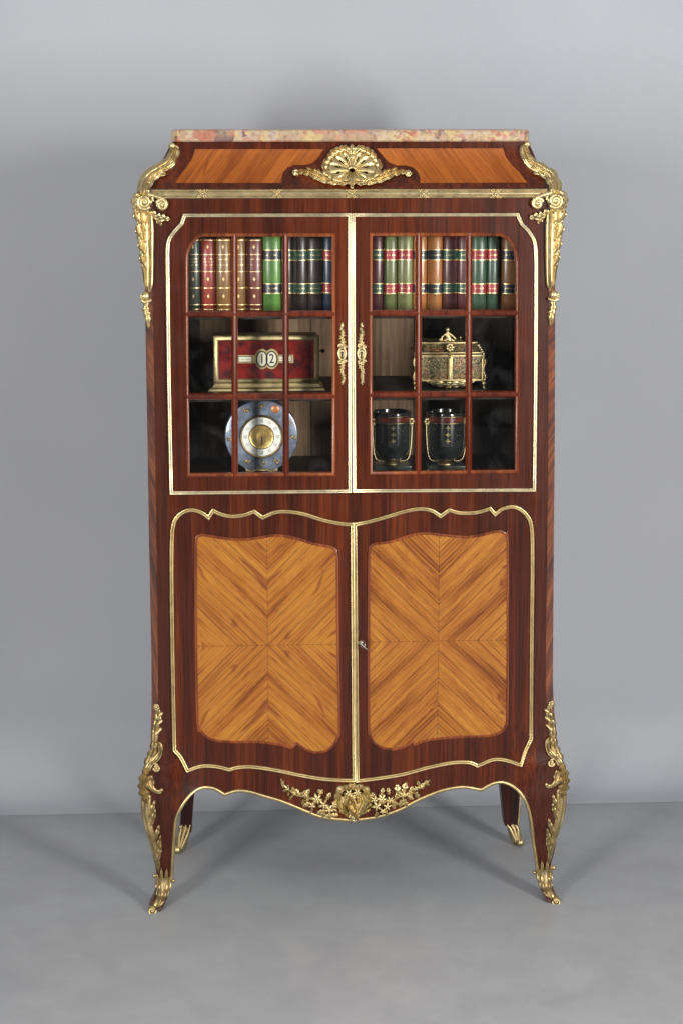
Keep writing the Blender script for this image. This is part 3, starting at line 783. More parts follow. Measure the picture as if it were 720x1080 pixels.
# shell in the middle of the crown
bm = bmesh.new(); o_ = Orn(yf=lambda x, z: cove(z)-.0005); o_.bm.free(); o_.bm = bm
cxs, cys = 370.6, 179.5; NA, NR = 132, 22; nf = 15
def shellR(a):   # a measured from straight down, image sense
    c = math.cos(a)  # 1 = down
    if c < .15: rx, ry = 31.5, 26.0
    else: rx, ry = 30, 15.0
    return 1/math.sqrt((math.sin(a)/rx)**2+(math.cos(a)/ry)**2)
grid = []
for i in range(NA):
    a = 2*math.pi*i/NA; Rr = shellR(a)*(1+.035*math.cos(a*nf*2)); row = []
    for j in range(NR+1):
        r = .10+.90*j/NR
        tw = (1 if math.sin(a) > 0 else -1)*1.8*r; fl = math.cos(a*nf+tw)
        hh = 3.6+3.0*math.sin(math.pi*min(1, r*.9))**.6 + 0.75*fl*math.sin(math.pi*r)**.8
        if r > .78: hh = 4.2+2.6*math.sin(math.pi*(r-.78)/.22)**.7 + .6*math.cos(a*nf*2+r*9)
        if j == NR: hh = 0
        row.append(bm.verts.new(o_.pt(cxs+math.sin(a)*Rr*r, cys+math.cos(a)*Rr*r, hh*S*1.25)))
    grid.append(row)
for i in range(NA):
    a = 2*math.pi*(i+.5)/NA
    for j in range(NR):
        r = .10+.90*(j+.5)/NR
        upper = math.cos(a) < .25
        if upper and .38 < r < .58 and math.cos(a*nf+(1 if math.sin(a) > 0 else -1)*1.8*r) < -.76 and math.cos(a) > -.99: continue
        bm.faces.new((grid[i][j], grid[(i+1) % NA][j], grid[(i+1) % NA][j+1], grid[i][j+1]))
o_.tube([(cxs-4.4,cys-1.5,1.3),(cxs,cys-3.6,1.7),(cxs+4.4,cys-1.5,1.3)], 8, 10)
for sg in (-1, 1):
    q = lambda pts: [(cxs+sg*(x-370.6), y, w) for x, y, w in pts]
    o_.leaf(q([(367,193,2.2),(354,191.6,4.4),(340,188,5.2),(328,183,4.2),(318,181,3.2),(311.5,182,2.4)]), 7, .3, 6, ridges=2, lift=1)
    o_.leaf(q([(368,188,2.0),(356,188,3.6),(345,182,3.4),(341,174,2.2),(343,167,1.2)]), 5, .35, 6, ridges=1, lift=5)
    o_.volute(cxs+sg*(-59), 182.4, 3.4, 1.3, 1.4, -sg); o_.ball(cxs-sg*59, 183, 2.4, 3)
    o_.leaf(q([(345,166,1.6),(350,160,2.6),(358,156,2.6),(365,154,1.4)]), 5, .35, 5, ridges=1, lift=4)
    o_.leaf(q([(330,178,.8),(335,180,2.2),(342,184,2.4)]), 3, .4, 4, ridges=1, lift=3, n=20, m=8)
    o_.leaf(q([(322,176.5,.7),(328,178.4,1.8),(334,182,1.8)]), 2, .4, 4, ridges=1, lift=2, n=20, m=8)
o_.leaf([(cxs,168,2.4),(cxs,160,4.6),(cxs,152,.8)], 3, .4, 4, lift=6, n=30, m=10)
for dx in (-1, 1): o_.leaf([(cxs+dx*1,163,1.6),(cxs+dx*6,157.5,2.2),(cxs+dx*9,155.5,.6)], 2, .3, 4, lift=6, n=20, m=8)
o_.leaf([(cxs,186,3.4),(cxs,191,4.6),(cxs,199,.8)], 3, .4, 4, lift=5, n=30, m=10)
for dx in (-1, 1): o_.leaf([(cxs+dx*1,188,2.0),(cxs+dx*6,192.5,2.8),(cxs+dx*11,195,.8)], 2, .4, 4, lift=4, n=20, m=8)
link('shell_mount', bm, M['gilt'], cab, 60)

# flower garland on the apron
o_ = Orn(yf=bulge)
o_.leaf([(371,831,3.5),(360,832,5),(357,842,5.4),(361,853,4.5),(369,861,2.6)], 6, .36, 5.5, ridges=2)
o_.leaf([(374,829,3),(384,832,5),(387,842,5.4),(383,853,4.5),(375,861,2.6)], 6, .36, 5.5, ridges=2)
o_.leaf([(362,829.5,2.0),(371,828.5,4.2),(381,830.5,1.4)], 5, .3, 6, ridges=2, lift=3)
o_.leaf([(379,834,3.6),(382,842,5.8),(378,852,5.0),(374,861,2.2)], 1, 0, 6.5, ridges=2, lift=5)
o_.leaf([(362,845,1.4),(368,849,3.4),(374,856,3.2),(376,863,1.2)], 1, 0, 6, ridges=2, lift=6)
o_.leaf([(366,836,1.2),(371,842,3.2),(374,852,3.0),(375,862,1.4)], 1, 0, 6, ridges=2, lift=6.5)
o_.volute(373, 861, 5.2, 1.5, 1.6, 1, R(180), h=4)
for x, y, r in ((367,835,4.6),(376,834,4.2),(371,839,3.6)): o_.flower(x, y, r, 6, 7)
for pth in ([(364,858,1.6),(362,850,4),(364,842,4.6),(369,836,2)], [(380,858,1.6),(381,850,4),(379,842,4.6),(374,836,2)], [(372,862,2.5),(371,853,5),(371,845,4.5),(372,838,1.2)]):
    o_.leaf(pth, 3, .25, 5, ridges=2, lift=2.5)
rnd = random.Random(5)
def garland(vine, blooms, leaves):
    o_.tube([(x, y, 1.0) for x, y in vine], 1.2, 40, 6)
    for x, y, r, n in blooms: o_.flower(x, y, r*1.12, n, 2.6, rnd.uniform(0, 2))
    leaves = list(leaves)+[(vine[k][0]+rnd.uniform(-1, 1), vine[k][1]+rnd.uniform(-2, 2), rnd.choice((60, 100, 240, 290, 200, 20))+rnd.uniform(-20, 20), rnd.uniform(6, 9)*(1 if 1 < k < len(vine)-2 else .6)) for k in range(len(vine)) for _ in range(2)]
    for x, y, ang, L in leaves:
        a = R(ang); c, s_ = math.cos(a), -math.sin(a)
        o_.leaf([(x, y, L*.18), (x+c*L*.5, y+s_*L*.5, L*.34), (x+c*L, y+s_*L, .5)], 3, .34, 3.4, ridges=1, n=20, m=8, lift=rnd.uniform(.3, 2))
garland([(296.5,825.5),(304,832),(312,838),(322,840),(333,844),(343,848),(355,855)],
        [(334,842,5.4,6),(341,848,5.0,5),(329,849,3.8,5),(322,838,3.0,5),(347,853,4.6,5),(352,849,3.6,5),(311,836,2.4,5),(299,828,1.9,5),(303.5,831.5,1.9,5)],
        [(300,829,120,5),(303,832,200,5),(308,835,75,6),(309,838,230,6),(316,839,120,9),(319,838,60,6),(321,842,250,7),(327,845,215,9),(325,841,110,8),(330,852,240,6),(336,839,60,8),(338,838,110,7),(342,852,260,10),(344,843,60,9),(340,853,225,8),(350,858,200,8),(352,852,80,8),(357,859,180,9),(346,857,290,7)])
garland([(391,851),(402,846),(414,843),(425,838),(436,832),(450,824)],
        [(397,850,4.8,5),(402,842,5.0,6),(408,850,3.8,5),(411,843,3.6,5),(424,838,3.8,5),(394,843,3.6,5),(438,831,2.6,5),(446,826.5,2.0,5),(403,855,3.0,5)],
        [(398,855,250,7),(406,853,285,8),(402,838,80,8),(396,841,130,7),(410,838,100,8),(414,844,280,9),(416,842,60,9),(420,838,100,12),(424,836,70,12),(425,841,290,10),(423,842,260,9),(428,838,330,9),(431,836,60,8),(437,834,300,9),(440,831,20,8),(442,829,110,6),(447,827,60,6),(448,826,340,5),(435,834,240,6)])
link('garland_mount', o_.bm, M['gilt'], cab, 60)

# ---- back legs with their sabots
for poly, sb, sgn in (([(190,815),(190.5,833),(191,850),(190,876),(202,878),(204,850),(205.5,833),(206,815)], [(189.5,873,0),(187,880,0),(188,893,0),(196,894.5,0),(201,888,0),(203.5,874,0)], -1),
                      ([(526,812),(527,827),(529,845),(532,871),(545.5,872),(547,845),(548,827),(548,812)], [(530.5,871,0),(531.5,880,0),(537,889,0),(549,890.5,0),(551.5,886,0),(546.5,871,0)], 1)):
    YB = .335
    bm = slab(pl(poly, YB), [], YB, YB+.04)
    bmesh.ops.bevel(bm, geom=[e for e in bm.edges if len(e.link_faces) == 2 and e.calc_face_angle(0) > 1.2], offset=.003, segments=2, profile=.5, affect='EDGES')
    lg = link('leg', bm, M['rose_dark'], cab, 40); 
    bm = bmesh.new()
    top = P(sb[0][0]/2+sb[5][0]/2, 872, YB); bot = P(sb[2][0]/2+sb[3][0]/2+sgn*1.5, 889, YB)
    pts = crom([(top.x, YB+.018, top.z, .0165), ((top.x+bot.x)/2, YB+.018, .045, .0155), (bot.x, YB+.012, .016, .0145), (bot.x+sgn*.006, YB+.004, .009, .009)], 14)
    tube(bm, [Vector(p[:3]) for p in pts], [p[3] for p in pts], 14, 1.3)
    ball(bm, (bot.x+sgn*.008, YB-.004, .011), .010, 12); ball(bm, (top.x+.014*sgn, YB, top.z), .005, 8)
    for k in (-1, 0, 1): tube(bm, [Vector((top.x+k*.010, YB-.003, top.z+.006)), Vector(((top.x+bot.x)/2+k*.009, YB-.004, .045)), Vector((bot.x+k*.004, YB-.007, .018))], [.0015,.004,.003], 8)
    link('sabot', bm, M['brass_old'], lg, 60)
bm = bmesh.new(); mould(bm, pl([(548.6,812),(548.6,827),(547.8,845),(546,871)], .335), trim_prof(.005, .003, False), yf=lambda x, z: .335); link('leg_edging', bm, M['brass_old'], cab, 50)
# side aprons between front and back legs
for sgn, x in ((-1, xat(172)), (1, xat(569))):
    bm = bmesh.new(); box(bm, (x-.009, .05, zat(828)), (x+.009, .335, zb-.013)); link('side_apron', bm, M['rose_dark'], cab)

# ================================================================== BOOKS
LEATH = {}
def leather(name, c, rough=.36):
    if name in LEATH: return LEATH[name]
    t = NT('leather_'+name); o = t.obj()
    n = t.noise(o, 45, 4, .6); g = t.noise(o, 420, 2, .5)
    v = t.n('ShaderNodeTexVoronoi'); t.link(o, v.inputs['Vector']); v.inputs['Scale'].default_value = 520
    col = t.mix(n, tuple(x*.68 for x in c), tuple(min(1, x*1.3) for x in c))
    col = t.mix(t.math('MULTIPLY', t.ramp(g, [(.58, (0,0,0)), (.7, (1,1,1))]), .3), col, tuple(min(1, x*1.8+.03) for x in c))
    t.bump(v.outputs['Distance'], .35, .0006)
    LEATH[name] = t.set(base=col, rough=rough, spec=.5, coat=.45, coatr=.22)
    return LEATH[name]
M['gold'] = gilt('gold_leaf', (.95,.74,.36), .38, .2, .2)
M['paper'] = plain('page_edges', (.42,.34,.22), .8)
COLS = {'slate': (.045,.05,.036), 'red': (.27,.035,.022), 'tan': (.22,.105,.03), 'maroonred': (.15,.034,.024), 'green': (.10,.235,.045), 'brownblack': (.028,.018,.015), 'navy': (.022,.036,.06),
        'wine': (.08,.02,.021), 'olive': (.10,.115,.035), 'paleolive': (.19,.20,.075), 'orange': (.34,.13,.033), 'bottle': (.045,.09,.05), 'darkbottle': (.028,.062,.034), 'brown': (.17,.072,.024),
        'lab_green': (.018,.055,.03), 'lab_black': (.012,.014,.017), 'lab_red': (.30,.018,.022)}
def book(x0, x1, ytop, ybot, colour, lab, label, style, Y=.055, group='leather bound books on the top shelf'):
    a = P(x0, 290, Y).x+.0003; b = P(x1, 290, Y).x-.0003
    z0 = zs1; z1 = P(x0, ytop, Y).z; h = z1-z0; w = b-a; cx = (a+b)/2
    bul = min(.010, w*.30); dep = .115
    def arc(off=0.0, n=14, f=1.0):
        out = []
        for i in range(n+1):
            t = math.pi*(1-(i/n))*f + math.pi*(1-f)/2
            out.append((math.cos(t)*(w/2+off), bul*(1-math.sin(t)**.85)-off*math.sin(t)))
        return out
    bm = bmesh.new()
    base = arc()+[(w/2, dep), (-w/2, dep)]
    rows = []
    for z, ins in ((0, .0008), (.0012, 0), (h-.0022, 0), (h-.0007, .0006), (h, .0016)):
        rows.append([bm.verts.new((x*(1-ins*2/w), y+ins, z)) for x, y in base])
    m = len(base)
    for i in range(len(rows)-1):
        for k in range(m): bm.faces.new((rows[i][k], rows[i][(k+1) % m], rows[i+1][(k+1) % m], rows[i+1][k]))
    bm.faces.new(rows[0][::-1]); bm.faces.new(rows[-1])
    bk = link('book', bm, leather(colour, COLS[colour]), None, 40)
    bk.location = (cx, Y, z0)
    tag(bk, label, 'book', group)
    def patch(bm, za, zb, off, f=1.0, xr=None):
        pts = arc(off, 18, f)
        if xr: pts = [(x, y) for x, y in arc(off, 60, f) if xr[0] <= x <= xr[1]]
        if len(pts) < 2: return
        r0 = [bm.verts.new((x, y, za)) for x, y in pts]; r1 = [bm.verts.new((x, y, zb)) for x, y in pts]
        rb0 = [bm.verts.new((x, y+.0008, za)) for x, y in pts]; rb1 = [bm.verts.new((x, y+.0008, zb)) for x, y in pts]
        for k in range(len(pts)-1):
            bm.faces.new((r0[k], r0[k+1], r1[k+1], r1[k])); bm.faces.new((r0[k], rb0[k], rb0[k+1], r0[k+1])); bm.faces.new((r1[k], r1[k+1], rb1[k+1], rb1[k]))
    rnd = random.Random(int(x0*10))
    zz = lambda py: P(x0, py, Y).z - z0
    def child(name, bm, mat):
        c = link(name, bm, mat, None, 40); c.parent = bk; return c
    if not lab: gb = bmesh.new()
    if lab:
        for (ya, yb) in ((263.5,274.5), (299,309.5)):
            off = rnd.uniform(-.4, .4)
            bm = bmesh.new(); patch(bm, zz(yb+off), zz(ya+off), .0004, .96); tl = child('title_label', bm, leather(lab, COLS[lab], .42)); gb = bmesh.new()
            patch(gb, zz(yb+off)-.0001, zz(yb+off)+.0011, .0007, .96); patch(gb, zz(ya+off)-.0011, zz(ya+off)+.0001, .0007, .96)
            x = -w*.30
            while x < w*.28:
                l = rnd.uniform(.0008, .0016); zc_ = (zz(ya)+zz(yb))/2
                patch(gb, zc_-.0011, zc_+rnd.uniform(.0002, .0014), .0008, 1, (x, x+l+.0004)); x += l+.0011
            c_ = link('gilt_lettering', gb, M['gold'], None, 40); c_.parent = tl
    else:
        for yy, t_ in ((253.4,.0006),(268.5,.0005),(286.5,.0005),(303.8,.0005),(321.4,.0006),(326.3,.0007)):
            patch(gb, zz(yy)-t_*1.1, zz(yy)+t_*1.1, .0003, .97)
        for yy in (260.5, 294.5, 312.5):
            zc_ = zz(yy)
            for k in range(5):
                hw = (.0028, .0019, .0012)[abs(k-2)]; patch(gb, zc_+(k-2)*.0016-.0009, zc_+(k-2)*.0016+.0009, .0004, 1, (-hw, hw))
        for yy in ((273.5, 279.5) if style == 2 else (273, 276.3, 279.6)):
            x = -w*.36; zc_ = zz(yy)
            while x < w*.34:
                l = rnd.uniform(.0006, .0013); patch(gb, zc_-.0009, zc_+rnd.uniform(.0003, .0011), .0004, 1, (x, x+l+.0004)); x += l+.0009
        child('gilt_tooling', gb, M['gold'])
    bm = bmesh.new(); box(bm, (-w/2+.002, bul+.004, h), (w/2-.002, dep-.003, h+.0004)); child('page_block', bm, M['paper'])
    return bk
book(196.5,211.3,251,328.5,'slate',None,'dark grey-green leather book with gilt lozenges, first book on the left of the top shelf',3)
book(211.5,227.8,252,328.5,'red',None,'bright red leather book with three lines of gilt title and gilt bands',3)
book(228,243.6,251.4,328.5,'tan',None,'tan leather book with gilt flowers, beside the bright red book',2)
book(243.8,259.3,251,328.5,'tan',None,'tan leather book with gilt flowers, half behind the glazing bar, touching the maroon book',2)
book(259.6,276.8,252,328.5,'maroonred',None,'maroon leather book with gilt flowers, left of the bright green book',2)
book(277.4,296.6,248.5,328.5,'green','lab_black','bright grass green leather book with two black title labels',0)
book(297,308.2,249,328.5,'brownblack','lab_green','narrow black-brown book with green labels, right beside the bright green book',0,)
book(308.4,324.2,249,328.5,'brownblack','lab_green','middle of three black-brown books with green labels left of the navy book',0)
book(324.4,340.6,251.5,328.5,'brownblack','lab_green','black-brown book with green labels, touching the navy book',0)
book(340.8,354,249.5,328.5,'navy','lab_red','navy blue leather book with red labels, last book behind the left door',0)
book(390.5,404,249,328.5,'wine','lab_green','wine red book with green labels, first book behind the right door',0)
book(404.3,419.2,249,328.5,'olive','lab_red','dark olive green book with red title labels',0)
book(419.4,435.2,248.5,328.5,'paleolive','lab_red','pale sage green book with red title labels',0)
book(435.5,450.2,249,328.5,'orange','lab_black','orange tan book with black labels mostly hidden behind the glazing bar',0)
book(450.5,466.6,249,328.5,'orange','lab_black','orange tan book with black labels in full view beside a wine red book',0)
book(467,482.4,249.4,328.5,'wine','lab_green','wide wine red book with green labels, right of the orange books',0)
book(482.6,496.5,249.4,328.5,'wine','lab_green','wine red book with green labels, partly behind the right glazing bar',0)
book(497,513.2,249,328.5,'bottle','lab_red','bottle green leather book with bright red labels',0)
book(513.4,525.8,249.5,328.5,'darkbottle','lab_red','darker green book with red labels, next to the gap by the brown book',0)
book(529,546,250.5,328.5,'brown','lab_black','brown leather book with black labels, last on the right of the shelf',0)

# ================================================================== PERPETUAL CALENDAR
YC = .105
def thing(name, label, cat, loc, group=None):
    o = bpy.data.objects.new(name, None); COL.objects.link(o); o.location = loc; tag(o, label, cat, group); return o
def tortoise():
    t = NT('red_shell'); o = t.obj(); n = t.noise(o, 38, 4, .6, .8)
    c = t.ramp(n, [(.34, (.03,.010,.011)), (.45, (.10,.010,.010)), (.62, (.20,.014,.012))])
    return t.set(base=c, rough=.18, coat=.6)
cal = thing('desk_calendar', 'red tortoiseshell perpetual desk calendar with brass frame showing 12', 'desk calendar', (P(281,411,YC).x, YC+.05, zs2))
zr = zs2
xl, xr = P(225.5,380,YC).x, P(336.5,380,YC).x; zt = P(281,354,YC).z; zf = P(281,404,YC).z
bm = bmesh.new(); box(bm, (xl+.002, YC+.003, zf-.004), (xr-.002, YC+.09, zt-.002), .001); link('case', bm, M['brass_old'], cal, 30)
bm = bmesh.new(); mould(bm, [(xl+.005, zf+.005), (xl+.005, zt-.005), (xr-.005, zt-.005), (xr-.005, zf+.005)], [(-.0055,-.004),(-.0055,.003),(-.003,.005),(.002,.0035),(.0055,.001),(.0055,-.004)], True, yf=lambda x, z: YC)
link('frame', bm, M['brass_old'], cal, 30)
bm = bmesh.new(); 
pr = [(0, zf-.003), (.0015, zf-.006), (.004, zf-.009), (.008, zr+.006), (.011, zr+.004), (.012, zr)]
rows = []
for e, z in pr: rows.append([bm.verts.new(v) for v in ((xl-e, YC-e*.6, z), (xr+e, YC-e*.6, z), (xr+e, YC+.095+e*.4, z), (xl-e, YC+.095+e*.4, z))])
for i in range(len(rows)-1):
    for k in range(4): bm.faces.new((rows[i][k], rows[i][(k+1) % 4], rows[i+1][(k+1) % 4], rows[i+1][k]))
bm.faces.new(rows[0]); bm.faces.new(rows[-1][::-1]); link('plinth', bm, M['brass_old'], cal, 20)
bm = bmesh.new(); box(bm, (xl+.0105, YC-.0006, zf+.0105), (xr-.0105, YC+.004, zt-.0105)); link('face_panel', bm, tortoise(), cal)
M['ivory'] = plain('ivory_card', (.62,.58,.44), .5, var=.08)
M['ink'] = plain('black_ink', (.012,.011,.010), .6)
def ell(cx, cz, rx, rz, n=28): return [(cx+rx*math.cos(2*math.pi*i/n), cz+rz*math.sin(2*math.pi*i/n)) for i in range(n)]
zc_ = P(281,378.6,YC).z; S2 = .00209
xa, xb = P(276.4,378,YC).x, P(286.6,378,YC).x
bm = bmesh.new()
for i, x in enumerate((xa, xb)):
    b2 = slab(ell(x, zc_, 7.6*S2, 10.6*S2), [], YC-.0022-i*.0001, YC); me = bpy.data.meshes.new('t'); b2.to_mesh(me); b2.free(); bm.from_mesh(me); bpy.data.meshes.remove(me)
for x0, x1 in ((250.5,270), (291,309.5)):
    box(bm, (P(x0,378,YC).x, YC-.0016, zc_-4.2*S2), (P(x1,378,YC).x, YC, zc_+4.2*S2))
link('date_surround', bm, M['brass_low'], cal, 30)
for i, x in enumerate((xa, xb)):
    bm = slab(ell(x, zc_, 5.1*S2, 7.6*S2), [], YC-.0028-i*.0001, YC-.001); link('date_window', bm, M['ivory'], cal)
    bm = bmesh.new(); mould(bm, ell(x, zc_, 5.5*S2, 8.0*S2), [(-.0014,0),(-.0014,.0008),(.0014,.0008),(.0014,0)], True, yf=lambda x, z: YC-.0024); link('window_rim', bm, M['ink'], cal)
for x0, x1 in ((252,265.5), (292.5,307)):
    a_, b_ = P(x0,378,YC).x, P(x1,378,YC).x
    bm = bmesh.new(); box(bm, (a_-.0016, YC-.0019, zc_-3.3*S2), (b_+.0016, YC-.001, zc_+3.3*S2)); link('window_rim', bm, M['ink'], cal)
    bm = bmesh.new(); box(bm, (a_, YC-.0022, zc_-2.5*S2), (b_, YC-.001, zc_+2.5*S2)); cw_ = link('day_window', bm, M['ivory'], cal)
    bm = bmesh.new(); x = a_+.002; rnd = random.Random(3)
    while x < b_-.003:
        box(bm, (x, YC-.0025, zc_-.0022), (x+rnd.choice((.0006,.0014)), YC-.002, zc_+rnd.choice((.0022,.0022,.001)))); x += .0031
    link('day_lettering', bm, M['ink'], cw_)
def text(s, size, mat, loc, parent, name, wid=1.0):
    cu = bpy.data.curves.new('t', 'FONT'); cu.body = s; cu.size = size; cu.align_x = 'CENTER'; cu.align_y = 'CENTER'; cu.extrude = .0003; cu.offset = .0003
    ob = bpy.data.objects.new('t', cu); COL.objects.link(ob); dg = bpy.context.evaluated_depsgraph_get(); dg.update()
    me = bpy.data.meshes.new_from_object(ob.evaluated_get(dg)); bpy.data.objects.remove(ob)
    bm = bmesh.new(); bm.from_mesh(me); bpy.data.meshes.remove(me)
    bmesh.ops.transform(bm, matrix=Matrix.Translation(loc) @ Matrix.Rotation(R(90), 4, 'X') @ Matrix.Diagonal((wid, 1, 1, 1)), verts=bm.verts[:])
    return link(name, bm, mat, parent)
text('1', 14*S2, M['ink'], (xa, YC-.0032, zc_), cal, 'date_figure', .8); text('2', 14*S2, M['ink'], (xb, YC-.0033, zc_), cal, 'date_figure', .8)
k = P(340.5,370,YC+.03); k2 = P(223.5,370,YC+.03)
for xa_, xb_, rad_ in ((xr-.004, k.x, .0045), (xl+.004, k2.x, .0036)):
    bm = bmesh.new(); tube(bm, [Vector((xa_, YC+.03, k.z)), Vector((xb_, YC+.03, k.z))], .0018, 8); ball(bm, (xb_, YC+.03, k.z), rad_, 12)
    link('turning_knob', bm, M['black'], cal, 50)

# ================================================================== CLOCK
YK = .10
kc = P(275.8,460,YK); Sk = .00209
clk = thing('clock', 'round blue-grey clock with gilt zodiac signs and white chapter ring', 'clock', (kc.x, YK+.03, zcf))
def disc(bm, c, prof, seg=72): lathe(bm, c, [(r, z) for r, z in prof], seg, rot=Matrix.Rotation(R(90), 3, 'X'))
def steel():
    t = NT('blue_steel'); o = t.obj(); n = t.noise(o, 24, 4, .6, .5); n2 = t.noise(o, 90, 4, .7)
    c = t.ramp(t.math('ADD', t.math('MULTIPLY', n, .6), t.math('MULTIPLY', n2, .4)), [(.36, (.05,.06,.085)), (.5, (.13,.155,.21)), (.64, (.27,.31,.40))])
    return t.set(base=c, rough=.3, metal=.25, coat=.4)
bm = bmesh.new(); r = 38.2*Sk
disc(bm, kc, [(r*.9, -.045), (r, -.04), (r, -.003), (r*.985, 0), (r*.95, .001), (r*.5, .004)]); link('case', bm, steel(), clk, 30)
bm = bmesh.new(); disc(bm, kc+Vector((0,-.003,0)), [(22.8*Sk, 0), (22.8*Sk, .004), (21.6*Sk, .0075), (20.4*Sk, .006), (20.2*Sk, .003)]); link('bezel', bm, M['gilt_old'], clk, 30)
bm = bmesh.new(); disc(bm, kc+Vector((0,-.006,0)), [(20.4*Sk, 0), (20.2*Sk, .002), (12.6*Sk, .0035)]); link('chapter_ring', bm, plain('white_enamel', (.72,.73,.68), .25, coat=.5, var=.05), clk, 30)
bm = bmesh.new(); 
for k in range(12):
    a = R(30*k); c_, s_ = math.cos(a), math.sin(a)
    for off in ((-.9, .9) if k % 3 else (-1.2, 0, 1.2)):
        q = [Vector(((14.8*s_+off*c_)*Sk, 0, (14.8*c_-off*s_)*Sk)), Vector(((18.6*s_+off*c_)*Sk, 0, (18.6*c_-off*s_)*Sk))]
        tube(bm, [kc+Vector((0,-.0092,0))+v for v in q], .0005, 4)
link('hour_numerals', bm, plain('numeral_grey', (.22,.20,.15), .5), clk)
bm = bmesh.new(); disc(bm, kc+Vector((0,-.008,0)), [(13.2*Sk, 0), (13.2*Sk, .003), (12.4*Sk, .0042), (11.4*Sk, .0032), (5*Sk, .0055), (1*Sk, .006)])
dc = link('dial_centre', bm, gilt('dial_gilt', (.72,.50,.18), .3, .7, .8, 130), clk, 40)
bm = bmesh.new(); q = kc+Vector((0,-.0155,0))
tube(bm, [q, q+Vector((-.6*Sk, 0, -11.5*Sk))], [.0009,.0003], 6); tube(bm, [q, q+Vector((1.2*Sk, 0, -7.5*Sk))], [.001,.0004], 6); ball(bm, q, .0016, 8)
link('hands', bm, M['ink'], clk)
YO = lambda x, z: YK-.0015
for (x, y, knd) in ((259.7,433,0),(275.7,427.5,1),(290.5,431.5,2),(242.5,461.5,3),(309.5,460,3),(261,487,4),(277,490,5),(291.6,486,6),(248,446,5),(303,446,4)):
    if knd == 2:
        o_ = Orn(yf=YO); lathe(o_.bm, o_.pt(x, y, 0), [(4.4*Sk, -.002), (4.4*Sk, .0014), (3.6*Sk, .0022), (1*Sk, .0026)], 20, rot=Matrix.Rotation(R(90), 3, 'X'))
        link('sign_medallion', o_.bm, plain('copper_medallion', (.42,.17,.07), .4, .6), clk, 40); continue
    o_ = Orn(yf=YO); rnd = random.Random(knd*7+int(x))
    p0 = (x-3.6, y+rnd.uniform(-2, 2)); pts = [p0, (x-1.4, y+rnd.uniform(-2.4, 2.4)), (x+1.2, y+rnd.uniform(-2.4, 2.4)), (x+3.6, y+rnd.uniform(-2, 2))]
    o_.tube([(a, b, .8) for a, b in pts], .8, 16, 6)
    for a, b in pts[1:3]:
        o_.ball(a, b, 1.5, .8); o_.tube([(a, b, .7), (a+rnd.uniform(-1.5, 1.5), b+2.6, .4)], .7, 5, 6); o_.tube([(a, b, .6), (a+rnd.uniform(-1.5, 1.5), b-2.8, .4)], .7, 5, 6)
    link('zodiac_sign', o_.bm, M['gilt_old'], clk, 50)
bm = bmesh.new(); bz = kc.z-r
for sg in (-1, 1):
    tube(bm, [Vector((kc.x, YK, bz+.004)), Vector((kc.x+sg*.012, YK-.006, bz+.006)), Vector((kc.x+sg*.026, YK-.004, max(zcf+.004, bz-.002))), Vector((kc.x+sg*.04, YK, zcf+.0035))], [.004,.0032,.003,.0034], 8)
box(bm, (kc.x-.035, YK+.006, zcf), (kc.x+.035, YK+.04, max(bz+.010, zcf+.01)), .002)
link('stand', bm, M['gilt_old'], clk, 50)

# ================================================================== CASKET
YB = .12
def boulle():
    t = NT('boulle_marquetry'); o = t.obj(); 
    n = t.noise(o, 170, 2, .5, 2.2); n2 = t.noise(t.mapv(o, (1,1,1), (.3,.1,.7)), 60, 2, .5)
    m = t.ramp(t.math('FRACT', t.math('MULTIPLY', n, 3.4)), [(.0, (1,1,1)), (.45, (1,1,1)), (.5, (0,0,0)), (1, (0,0,0))])
    bg = t.mix(t.ramp(n2, [(.55, (0,0,0)), (.6, (1,1,1))]), (.012,.012,.010), (.10,.014,.009))
    c = t.mix(m, bg, (.36,.27,.12))
    return t.set(base=c, rough=.42, metal=t.math('MULTIPLY', m, .35), spec=.3)
bou = boulle()
xl, xr = P(437.5,388,YB).x, P(508.5,388,YB).x; xm = P(474,388,YB).x
zb0, zb1, zl0, zl1 = P(474,400.5,YB).z, P(474,375.5,YB).z, P(474,373.5,YB).z, P(474,361,YB+.015).z
cas = thing('casket', 'small brass and red inlaid casket with a gilt cherub on its lid', 'casket', ((xl+xr)/2, YB+.05, zs2))
bm = bmesh.new(); box(bm, (xl, YB, zb0), (xr, YB+.10, zb1), .001); link('body', bm, bou, cas, 30)
bm = bmesh.new(); rows = []
for z, e in ((zl0, -.002), (zl0+.004, -.003), (zl0+.006, .003), (zl1-.003, .012), (zl1, .012)):
    rows.append([bm.verts.new(v) for v in ((xl+e, YB+e, z), (xr-e, YB+e, z), (xr-e, YB+.10-e, z), (xl+e, YB+.10-e, z))])
for i in range(4):
    for k in range(4): bm.faces.new((rows[i][k], rows[i][(k+1) % 4], rows[i+1][(k+1) % 4], rows[i+1][k]))
bm.faces.new(rows[0][::-1]); bm.faces.new(rows[-1]); lid = link('lid', bm, bou, cas)
bm = bmesh.new()
for z, t_, e in ((zb1+.0005, .0022, .003), (zb0-.001, .002, .003), (zl0+.003, .0015, .004), (zl1-.001, .0018, -.011)):
    for yy in (YB-e,):
        box(bm, (xl-e, yy-.001, z-t_), (xr+e, YB+.10+e, z+t_), .0008)
for x in (xl, xr): tube(bm, [Vector((x, YB-.001, zb0-.002)), Vector((x, YB-.002, zb1))], .0026, 8)
box(bm, (P(471.3,388,YB).x, YB-.0035, zb0), (P(476.4,388,YB).x, YB+.001, zb1), .0008)
link('brass_mouldings', bm, M['gilt_old'], cas, 30)
